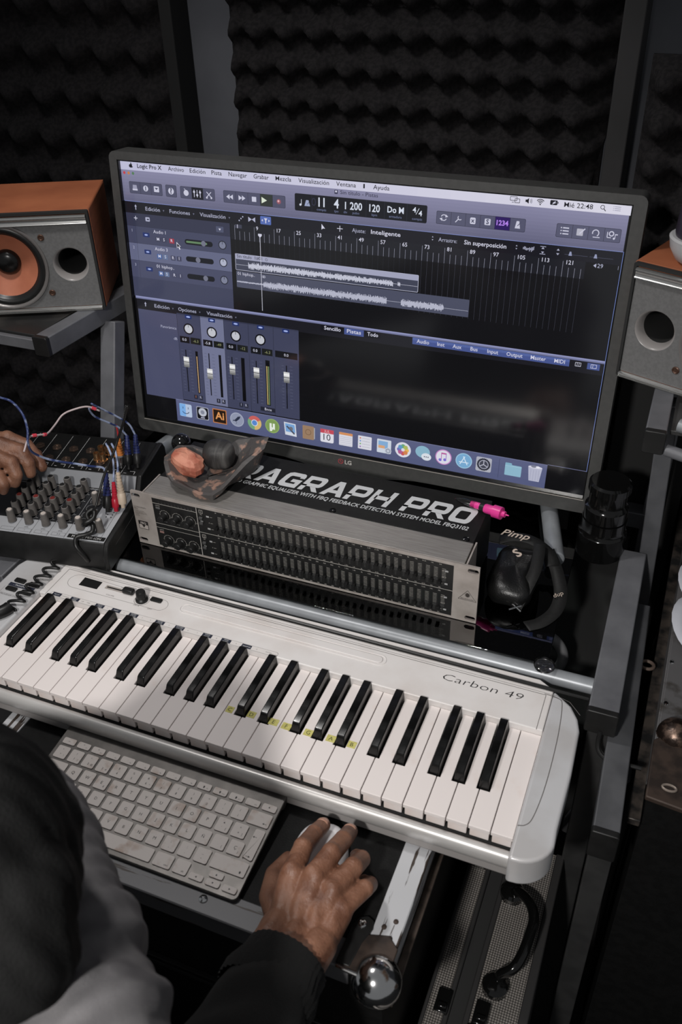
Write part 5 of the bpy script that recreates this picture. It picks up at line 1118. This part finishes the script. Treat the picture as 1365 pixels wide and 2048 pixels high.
def pebble(name, label, c0, r, rot, m, seed, amp, facet):
    t = thing(name, label, 'stone', (c0[0], c0[1], c0[2]-r[2])); rr_ = random.Random(seed); Mx = Euler([R_(a) for a in rot]).to_matrix(); vs = []; nu, nv = (14, 9) if facet else (32, 18)
    for j in range(nv+1):
        for i in range(nu):
            th = PI*j/nv; ph = 2*PI*i/nu; ex = 0.8
            p = Vector((math.copysign(abs(math.sin(th)*math.cos(ph))**ex, math.cos(ph))*r[0], math.copysign(abs(math.sin(th)*math.sin(ph))**ex, math.sin(ph))*r[1], math.copysign(abs(math.cos(th))**ex, math.cos(th))*r[2]))
            p *= 1+(rr_.uniform(-amp, amp) if 0 < j < nv else 0); vs.append(tuple(Mx @ p+Vector(c0)))
    fs = [(j*nu+i, (j+1)*nu+i, (j+1)*nu+(i+1) % nu, j*nu+(i+1) % nu) for j in range(nv) for i in range(nu)]
    MB().add(vs, fs).build('stone', m, t, sharp=16 if facet else 60); return t
pebble('stone', 'rough salmon pink stone in the rock tray', (134, 324, 124), (26, 17, 14), (0, 12, -16), mat('pink_stone', S(206, 140, 116), 0.65, col2=S(170, 96, 76), scale=50, bump=0.7, bscale=200, detail=7), 5, 0.07, True)
pebble('stone', 'smooth dark striped stone in the rock tray', (167, 352, 127), (22, 19, 20), (10, 0, 20), mat('striped_stone', S(46, 45, 45), 0.5, col2=S(104, 102, 100), scale=9, stretch=(12, 1.5, 1.5), lo=0.5, hi=0.75, bump=0.3), 6, 0.0, False)
t = thing('black_ball', 'glossy black ball knob standing behind the pink stone', 'knob', (97, 372, 97))
MB().ball((97, 370, 120), 13.5, 32).build('ball', BLKG, t); MB().lathe([(8, 97), (7.6, 101), (4.6, 103), (4.6, 112)], (97, 371, 0), 20).build('neck', CHROME, t)
t = thing('pink_pen', 'bright pink pen with a clear cap on the right rear corner of the equalizer', 'pen', (520, 386, 97)); 
A = Vector((487, 395, 101)); B = Vector((556, 376, 106)); d = (B-A); q = d.to_track_quat('Z', 'Y').to_matrix()
MB().lathe([(1, 0), (4, 12), (5, 26), (5.2, 30)], A, 18, M=q).build('clear_cap', CLEARP, t)
PK = mat('pink_plastic', S(228, 62, 150), 0.3, coat=0.3)
MB().lathe([(4.2, 24), (4.6, 32), (4.6, 38)], A, 18, M=q).build('grip', PK, t)
MB().lathe([(5.6, 44), (6.2, 46), (6.2, 56), (8.2, 56.5), (8.2, 68), (4, 68.5), (4, 73), (1, 73.4), (0.8, 78)], A, 18, M=q).build('barrel', PK, t)
MB().lathe([(5.2, 37.5), (5.2, 44.5)], A, 16, M=q).build('black_ring', BLKP, t)
# pipes
for lab, a, b, r in (('short silver pipe lying under the left corner of the monitor', (-24, 426, 22), (-2, 560, 22), 13.5), ('short silver pipe lying under the right corner of the monitor', (622, 416, 20), (582, 560, 20), 12)):
    t = thing('short_pipe', lab, 'pipe', ((a[0]+b[0])/2, (a[1]+b[1])/2, 8), group='short silver pipes under the monitor')
    MB().tube([a, b], r, 28).build('pipe', TUBEM, t, bevel=2)
# lens-like jar
t = thing('black_jar', 'glossy black cylinder with stepped cap standing right of the monitor', 'jar', (671, 470, 8))
MB().lathe([(30, 8), (31.5, 10), (31.5, 44), (30, 46), (29, 52), (29, 66)], (671, 470, 0), 40).build('body', BLKG, t)
MB().lathe([(26, 66), (28, 68), (28, 84), (26, 86), (24, 92), (24, 108), (27, 110), (27, 120), (24, 123), (0.3, 122)], (671, 470, 0), 40).build('cap', BLKG, t)
# lanyard + pouch
t = thing('black_pouch', 'shiny black padded pouch on the glass at the right end of the equalizer', 'pouch', (580, 350, 8))
mbp = MB(); nu, nv = 28, 12; vs = []
for j in range(nv+1):
    for i in range(nu):
        th = PI*j/nv; ph = 2*PI*i/nu; ex = 0.55
        x = math.copysign(abs(math.sin(th)*math.cos(ph))**ex, math.cos(ph))*30; y = math.copysign(abs(math.sin(th)*math.sin(ph))**ex, math.sin(ph))*50; z = math.copysign(abs(math.cos(th))**0.8, math.cos(th))*19
        vs.append((580+x+2*math.sin(y/9), 356+y, 27.5+z+1.2*math.sin(x/5+y/11)))
mbp.add(vs, [(j*nu+i, (j+1)*nu+i, (j+1)*nu+(i+1) % nu, j*nu+(i+1) % nu) for j in range(nv) for i in range(nu)]).build('pouch_body', mat('black_nylon', S(13), 0.35, bump=0.3, bscale=500), t, sharp=180)
RIB = mat('black_ribbon', S(20), 0.7, col2=S(25), scale=300)
t = thing('lanyard', 'black ribbon lanyard with pale script lettering looped over the pouch', 'lanyard', (605, 370, 8))
def ribbon(pts, w, up=(0, 0, 1), name='ribbon'):
    P = bez(pts, 8); vs = []; k = len(P)
    for i, p in enumerate(P):
        a, b = P[max(0, i-1)], P[min(k-1, i+1)]; tt_ = (b-a).normalized(); s_ = tt_.cross(Vector(up)).normalized(); vs += [tuple(p-s_*w/2), tuple(p+s_*w/2)]
    ob = MB().add(vs, [(2*i, 2*i+1, 2*i+3, 2*i+2) for i in range(k-1)]).build(name, RIB, t, sharp=180); m_ = ob.modifiers.new('t', 'SOLIDIFY'); m_.thickness = 0.0009; return ob
ribbon([(548, 402, 44), (566, 405, 52), (590, 408, 50), (612, 404, 40), (622, 390, 30)], 18)
ribbon([(612, 408, 40), (628, 388, 26), (640, 360, 14), (640, 330, 10), (628, 304, 9.4), (612, 290, 9.4)], 17)
ribbon([(600, 406, 49), (604, 380, 52), (606, 350, 50), (602, 326, 40), (594, 308, 18)], 15)
c = CV((0, 0, 55), (1, 0, 0), (0, -1, 0), (0, 0, 1), 0.1)
LC = S(206, 190, 176)
c.text('Pimp', 548, -400, 13, LC, 1, 'l', shear=0.35, bold=0.01, rot=0); c.text('S', 584, -366, 14, LC, 1, 'c', shear=0.2, bold=0.03, rot=-60)
c.build('script_lettering', PRINT, t)
c = CV((0, 0, 16), (1, 0, 0), (0, -1, 0), (0, 0, 1), 0.1); c.text('dup', 634, -345, 7, LC, 1, 'l', shear=0.35, rot=-45); c.build('script_lettering', PRINT, t)
mb = MB().tube([(583, 312, 24), (602, 299, 22)], 1.3, 8).tube([(587, 297, 23), (600, 309, 23)], 1.3, 8).tube([(590+4*math.cos(a*PI/6), 316+4*math.sin(a*PI/6), 28) for a in range(12)], 1.0, 6, closed=True)
mb.build('metal_clasp', CHROME, t)
# below the glass
t = thing('tape_roll', 'grey ring-shaped roll standing under the glass near the right corner', 'roll', (629, 325, -92))
mb = MB(); mb.tube([(629+30*math.cos(2*PI*k/40), 318+8*math.sin(2*PI*k/40)*0.3, -58+32*math.sin(2*PI*k/40)) for k in range(40)], 7, 12, closed=True); mb.build('ring', mat('grey_tape', S(110, 110, 112), 0.5), t)
t = thing('wood_block', 'dark wooden block under the glass beside the equalizer end', 'block', (560, 318, -92))
MB().box(541, 578, 292, 352, -92, -62).build('block', mat('dark_wood', S(84, 78, 72), 0.6, col2=S(58, 52, 48), scale=20, stretch=(8, 1, 1)), t, bevel=2)
t = thing('bottle', 'white-lidded dark bottle standing on the right loudspeaker', 'bottle', (722, 530, 395))
MB().lathe([(22, 395), (30, 400), (37, 412), (38.5, 420), (39.5, 424), (37, 426)], (722, 530, 0), 40).build('white_cup', mat('white_cup', S(188, 188, 190), 0.35), t)
MB().lathe([(33, 425), (34, 430), (32, 470), (30, 488)], (722, 530, 0), 40).build('dark_body', mat('dark_violet_plastic', S(48, 42, 54), 0.4), t)
MB().lathe([(33, 488), (36, 492), (36, 506), (33, 512), (0.3, 514)], (722, 530, 0), 40).build('lid', MATS['white_cup'], t)
t = thing('banded_box', 'dark box with a blue band far behind the right loudspeaker', 'box', (700, 740, -700))
MB().box(650, 765, 682, 738, -698, 300).build('box_body', BLKM, t, bevel=2); MB().box(649.5, 765.5, 681, 682.4, 282, 297).build('blue_band', mat('blue_band', S(70, 104, 170), 0.6), t)
MB().ball((676, 700, 300), 16, 18).build('knob', BLKM, t)
# ================================================================ the person at the desk
pe = thing('person', 'person with black hair, grey hooded top and black sleeves, right hand on the mouse', 'person', (270, -430, -700))
def cap(mb, p, q, a, b, n=16):        # tapered capsule
    p, q = Vector(p), Vector(q); d = (q-p); L = d.length
    if L < 1e-6: mb.ball(p, a, n); return
    M3 = d.to_track_quat('Z', 'Y').to_matrix(); pr = []
    for i in range(7): t = -PI/2+PI/2*i/6; pr.append((max(0.01, a*math.cos(t)), a*math.sin(t)))
    for i in range(7): t = PI/2*i/6; pr.append((max(0.01, b*math.cos(t)), L+b*math.sin(t)))
    mb.lathe(pr, p, n, M=M3)
def blob(mb, voxel, smooth_it, fac=0.5, fn=None):
    me = bpy.data.meshes.new('w'); me.from_pydata(mb.v, [], mb.f); ob = bpy.data.objects.new('w', me); _tcol.objects.link(ob)
    r = ob.modifiers.new('r', 'REMESH'); r.mode = 'VOXEL'; r.voxel_size = voxel; r.adaptivity = 0
    s = ob.modifiers.new('s', 'SMOOTH'); s.factor = fac; s.iterations = smooth_it
    dg = bpy.context.evaluated_depsgraph_get(); dg.update(); m2 = bpy.data.meshes.new_from_object(ob.evaluated_get(dg))
    vs = [v.co.copy() for v in m2.vertices]; ns = [v.normal.copy() for v in m2.vertices]; fs = [tuple(p.vertices) for p in m2.polygons]
    if fn: vs = [v+n*fn(v) for v, n in zip(vs, ns)]
    bpy.data.objects.remove(ob); bpy.data.meshes.remove(me); bpy.data.meshes.remove(m2)
    return [tuple(v) for v in vs], fs
def hand(wr, F, T, arm, s=1.0):
    """wr wrist, F four fingers (knuckle, joint, joint, tip), T thumb chain, arm = point up the forearm"""
    mb = MB(); rad = ((11, 10.0, 9.2, 8.0), (11.2, 10.3, 9.4, 8.2), (10.8, 9.9, 8.8, 7.7), (9.8, 8.6, 7.8, 6.9))
    wr = Vector(wr)
    lat = (Vector(F[3][0])-Vector(F[0][0])); lat.z = 0; lat.normalize()
    for k, ch in enumerate(F):
        wk = wr+lat*(k-1.5)*13*s
        P = [Vector(p) for p in ch]; r = [q*s for q in rad[k]]
        base = wk.lerp(P[0], 0.12)+Vector((0, 0, -3))
        cap(mb, base, P[0]+Vector((0, 0, -3)), 15*s, r[0]*1.12)
        cap(mb, wk.lerp(P[0], 0.3)+Vector((0, 0, -13)), P[0]+Vector((0, 0, -12)), 12*s, r[0]*0.95)
        for i in range(3):
            cap(mb, P[i], P[i+1], r[i], r[i+1])
            if i: mb.ball(P[i]+Vector((0, 0, 0.4)), r[i]*1.05, 14)
        mb.ball(P[0]+Vector((0, 0, 1.6)), r[0]*0.98, 14)
        t0 = wk.lerp(P[0], 0.3)+Vector((0, 0, 7.6)); t1 = P[0]+Vector((0, 0, 4.6)); cap(mb, t0, t1, 4.2*s, 5.0*s, 10)       # tendon
    for a, b in ((0, 1), (1, 2), (2, 3)):
        p, q = Vector(F[a][0]), Vector(F[b][0]); cap(mb, p.lerp(wr, 0.14)+Vector((0, 0, -5)), q.lerp(wr, 0.14)+Vector((0, 0, -5)), 9.4*s, 9*s)
    P = [Vector(p) for p in T]; r = (14*s, 11.5*s, 9*s, 7.6*s)
    for i in range(3): cap(mb, P[i], P[i+1], r[i], r[i+1])
    cap(mb, P[0], Vector(F[0][0])+Vector((0, 0, -12)), 13*s, 9*s)
    cap(mb, P[1], Vector(F[0][0]).lerp(wr, 0.3)+Vector((0, 0, -10)), 9*s, 10*s)
    A = Vector(arm); dx = (wr-A).normalized().cross(Vector((0, 0, 1))).normalized()
    for sgn in (-1, 0, 1): cap(mb, A+dx*sgn*12*s, wr+dx*sgn*21*s, 23*s, 17*s)
    return mb
WR = (503, -158, -14)
FR = [((476.5, -110, 1), (474.5, -80, -2), (475.2, -55, -14), (476.5, -37, -23.5)),
      ((498.5, -108, 4), (504.5, -80, 4), (506.5, -55, -8), (505.8, -35.5, -21)),
      ((518, -113, 0), (528, -82, -3), (529, -63, -17), (519, -51, -36)),
      ((532, -122, -8), (544, -93, -13), (543.5, -79, -28), (534, -70, -43))]
TR = [(480, -146, -30), (456, -122, -35), (447, -96, -40), (452, -73, -44)]
ARM = (498, -240, -2)
def vein(v):
    return 0.7*math.sin(v.x/3.1+math.sin(v.y/11)*2.0)*max(0, min(1, (v.z+14)/14))*(1 if v.y < -95 else 0)
body = MB()
vs, fs = blob(hand(WR, FR, TR, ARM), 1.5, 5, fn=vein); body.add(vs, fs)
WL = (-202, 232, 138)
FL = [((-126, 280, 134), (-102, 286, 124), (-86, 283, 109), (-78, 280, 98)), ((-120, 259, 137), (-94, 265, 130), (-81, 260, 115), (-79, 257, 102)),
      ((-118, 239, 132), (-92, 241, 125), (-83, 235, 111), (-86, 232, 100)), ((-122, 222, 123), (-100, 221, 115), (-92, 217, 104), (-96, 218, 94))]
TL = [(-172, 264, 118), (-140, 288, 110), (-120, 302, 104), (-102, 302, 100)]
vs, fs = blob(hand(WL, FL, TL, (-178, 140, 118)), 2.2, 4); body.add(vs, fs)
HC = Vector((354, -329, 283)); HR = Euler((R_(-38), 0, R_(34))).to_matrix()
def hp_(x, y, z): return tuple(HC+HR @ Vector((x, y, z)))
hd = MB(); hd.ball(HC, 69, 24, sc=(0.98, 1.08, 1.08)); cap(hd, hp_(0, 34, -58), hp_(0, 62, -84), 44, 22); cap(hd, hp_(0, 66, -52), hp_(0, 70, -70), 24, 20)
cap(hd, hp_(0, 84, 0), hp_(0, 101, -26), 7, 12); cap(hd, hp_(-12, 92, -29), hp_(12, 92, -29), 6, 6)                # nose
cap(hd, hp_(-38, 74, 14), hp_(38, 74, 14), 13, 13); cap(hd, hp_(-18, 82, -52), hp_(18, 82, -52), 6, 6)            # brow, lips
for sg in (-1, 1): cap(hd, hp_(sg*66, 4, 4), hp_(sg*64, 0, -22), 11, 8); cap(hd, hp_(sg*36, 62, -22), hp_(sg*30, 64, -30), 20, 16)
cap(hd, hp_(0, -14, -50), (340, -390, 170), 54, 60)
vs, fs = blob(hd, 4, 3); body.add(vs, fs)
tb = MB()
cap(tb, (322, -385, 160), (280, -455, -20), 70, 110); cap(tb, (280, -455, -20), (262, -500, -190), 100, 120); cap(tb, (420, -395, 150), (180, -400, 150), 52, 52)
cap(tb, (425, -398, 150), (486, -398, 18), 44, 36); cap(tb, (486, -398, 18), (500, -225, -6), 36, 26)
cap(tb, (180, -400, 150), (-110, -120, 70), 44, 36); cap(tb, (-110, -120, 70), (-182, 165, 122), 36, 26)
for sg, hx in ((-1, 190), (1, 330)): cap(tb, (hx, -500, -205), (hx+sg*30, -265, -225), 78, 56); cap(tb, (hx+sg*30, -265, -225), (hx+sg*30, -290, -640), 54, 38); cap(tb, (hx+sg*30, -310, -668), (hx+sg*30, -205, -675), 30, 24)
vs, fs = blob(tb, 9, 3); body.add(vs, fs)
bo = body.build('body', SKIN, pe, sharp=180)
em = MB()
for sg in (-1, 1): em.ball(hp_(sg*30, 84, 0), 10.5, 16)
em.build('eyes', mat('eye_white', S(210), 0.2), pe)
for (tip, j, w, Rr) in ((FR[0][3], FR[0][2], 5.4, 7.8), (FR[1][3], FR[1][2], 5.6, 8), (FR[2][3], FR[2][2], 5.2, 7.5), (FR[3][3], FR[3][2], 4.6, 6.7)):
    tip, j = Vector(tip), Vector(j); d = (tip-j).normalized(); up = Vector((0, 0, 1)); s_ = d.cross(up).normalized(); n_ = s_.cross(d).normalized(); vs = []
    for a in range(7):
        for b in range(5):
            u_, v_ = -1+2*a/6, -1+2*b/4; ang = u_*0.85; rad = Rr+0.35-0.5*max(0, v_)**2
            wv = 1-0.25*max(0, v_)**2
            vs.append(tuple(tip+d*(0.5+v_*5.2)+s_*math.sin(ang)*rad*wv+n_*(math.cos(ang)*rad-max(0, v_)*1.6)))
    fs = [(a*5+b, (a+1)*5+b, (a+1)*5+b+1, a*5+b+1) for a in range(6) for b in range(4)]
    o = MB().add(vs, fs).build('fingernail', NAIL, pe, sharp=180); m_ = o.modifiers.new('t', 'SOLIDIFY'); m_.thickness = 0.0006
hr = MB(); hr.ball(hp_(0, -4, 3), 78, 28, sc=(1.0, 1.04, 1.04)); cap(hr, hp_(-38, -30, -26), hp_(38, -30, -26), 44, 44); cap(hr, hp_(-30, -34, -58), hp_(34, -34, -58), 44, 44); cap(hr, hp_(-58, 8, 2), hp_(-54, -14, -34), 26, 26); cap(hr, hp_(58, 8, 2), hp_(54, -14, -34), 26, 26)
vs, fs = blob(hr, 4, 4, fn=lambda v: 1.6*math.sin(v.x/3.3+v.z/5)*math.sin(v.y/4.1))
# keep the face free of hair
HI = HR.transposed(); keep = [i for i, v in enumerate(vs) if (HI @ (Vector(v)-HC)).y < 52+0.5*max(0, (HI @ (Vector(v)-HC)).z-20)]; km = {a: b for b, a in enumerate(keep)}
MB().add([vs[i] for i in keep], [tuple(km[i] for i in f_) for f_ in fs if all(i in km for i in f_)]).build('hair', HAIR, pe, sharp=180)
jk = MB()
cap(jk, (322, -395, 140), (280, -455, -20), 92, 128); cap(jk, (280, -455, -20), (262, -500, -180), 124, 140)
cap(jk, (422, -398, 140), (182, -400, 145), 66, 66)
cap(jk, (430, -400, 140), (490, -400, 20), 68, 62); cap(jk, (490, -400, 20), (504, -270, 2), 60, 50); cap(jk, (504, -280, 4), (500, -208, -8), 52, 38)
cap(jk, (180, -400, 145), (-110, -120, 74), 66, 54); cap(jk, (-110, -120, 74), (-180, 150, 118), 52, 36)
wr_ = lambda v: 3.2*math.sin(v.y/9+math.sin(v.x/23)*1.6+math.sin(v.z/17))*(0.6+0.4*math.sin(v.x/13+v.z/19))
vs, fs = blob(jk, 6, 4, fn=wr_); tag(MB().add(vs, fs).build('jacket', CLOTHB, pe, sharp=180), 'black jacket')
def cuff(p, q, r0, r1):
    p, q = Vector(p), Vector(q); L_ = (q-p).length; M3 = (q-p).to_track_quat('Z', 'Y').to_matrix(); n = 72; rows = [(r0, 0), (r0*1.02, L_*0.3), (r1*1.04, L_*0.7), (r1*1.03, L_*0.95), (r1*0.97, L_), (r1*0.9, L_*0.98), (r1*0.88, L_*0.6)]; vs = []
    for r, z in rows:
        for j in range(n): rr_ = r*(1+0.022*math.cos(j*PI)); vs.append(tuple(p+M3 @ Vector((rr_*math.cos(2*PI*j/n), rr_*0.86*math.sin(2*PI*j/n), z))))
    fs = [(i*n+j, i*n+(j+1) % n, (i+1)*n+(j+1) % n, (i+1)*n+j) for i in range(len(rows)-1) for j in range(n)]
    return MB().add(vs, fs).build('cuff', CLOTHB, pe, sharp=180)
cuff((499, -226, -6), (503, -181, -14), 44, 38); cuff((-180, 140, 117), (-187, 186, 127), 38, 34)
hv = MB()
CH = [((283, -236, 194), 40), ((316, -237, 170), 44), ((344, -254, 157), 44), ((366, -278, 158), 46), ((400, -313, 166), 58), ((426, -345, 170), 62), ((444, -384, 168), 72)]
for (p_, r_), (q_, r2_) in zip(CH[:-1], CH[1:]): cap(hv, p_, q_, r_, r2_)
cap(hv, (450, -380, 172), (470, -420, 120), 76, 78)
cap(hv, (400, -400, 190), (200, -400, 170), 84, 80); cap(hv, (283, -236, 194), (220, -300, 190), 40, 60); cap(hv, (400, -384, 214), (300, -420, 214), 46, 46); cap(hv, (385, -396, 232), (285, -408, 232), 46, 46); cap(hv, (220, -300, 190), (190, -390, 170), 60, 76)
cap(hv, (350, -420, 170), (300, -470, 10), 118, 138); cap(hv, (300, -470, 10), (285, -490, -90), 138, 146)
def folds(v):
    ph = (v.x*0.86-v.y*0.36)/7.5+0.9*math.sin(v.z/30+v.x/50)
    return 5.0*math.sin(ph)*(0.55+0.45*math.sin(v.y/47+v.z/61))+1.6*math.sin(ph*2.3+1)
vs, fs = blob(hv, 5, 7, fn=folds); tag(MB().add(vs, fs).build('hooded_top', CLOTHG, pe, sharp=180), 'grey hooded top')
tr = MB()
for sg, hx in ((-1, 190), (1, 330)): cap(tr, (hx, -500, -205), (hx+sg*30, -265, -225), 88, 64); cap(tr, (hx+sg*30, -265, -225), (hx+sg*30, -290, -620), 62, 50)
vs, fs = blob(tr, 9, 3); MB().add(vs, fs).build('trousers', mat('dark_trousers', S(28, 29, 33), 0.9), pe, sharp=180)
for sg, hx in ((-1, 190), (1, 330)):
    sm_ = MB(); cap(sm_, (hx+sg*30, -312, -662), (hx+sg*30, -205, -668), 38, 32); sm_.build('shoe', BLKP, pe)
t = thing('stool', 'round black stool under the seated person', 'stool', (262, -520, -700))
MB().lathe([(165, -372), (172, -365), (172, -338), (160, -326), (0.3, -326)], (262, -510, 0), 36).build('seat', BLKP, t)
for k in range(4): a = PI/4+k*PI/2; MB().tube([(262+110*math.cos(a), -510+110*math.sin(a), -371), (262+150*math.cos(a), -510+150*math.sin(a), -700)], 11, 12).build('leg', BLKM, t)

bpy.data.collections.remove(_tcol)
for o in bpy.data.objects:
    if '_o' in o.keys(): del o['_o']
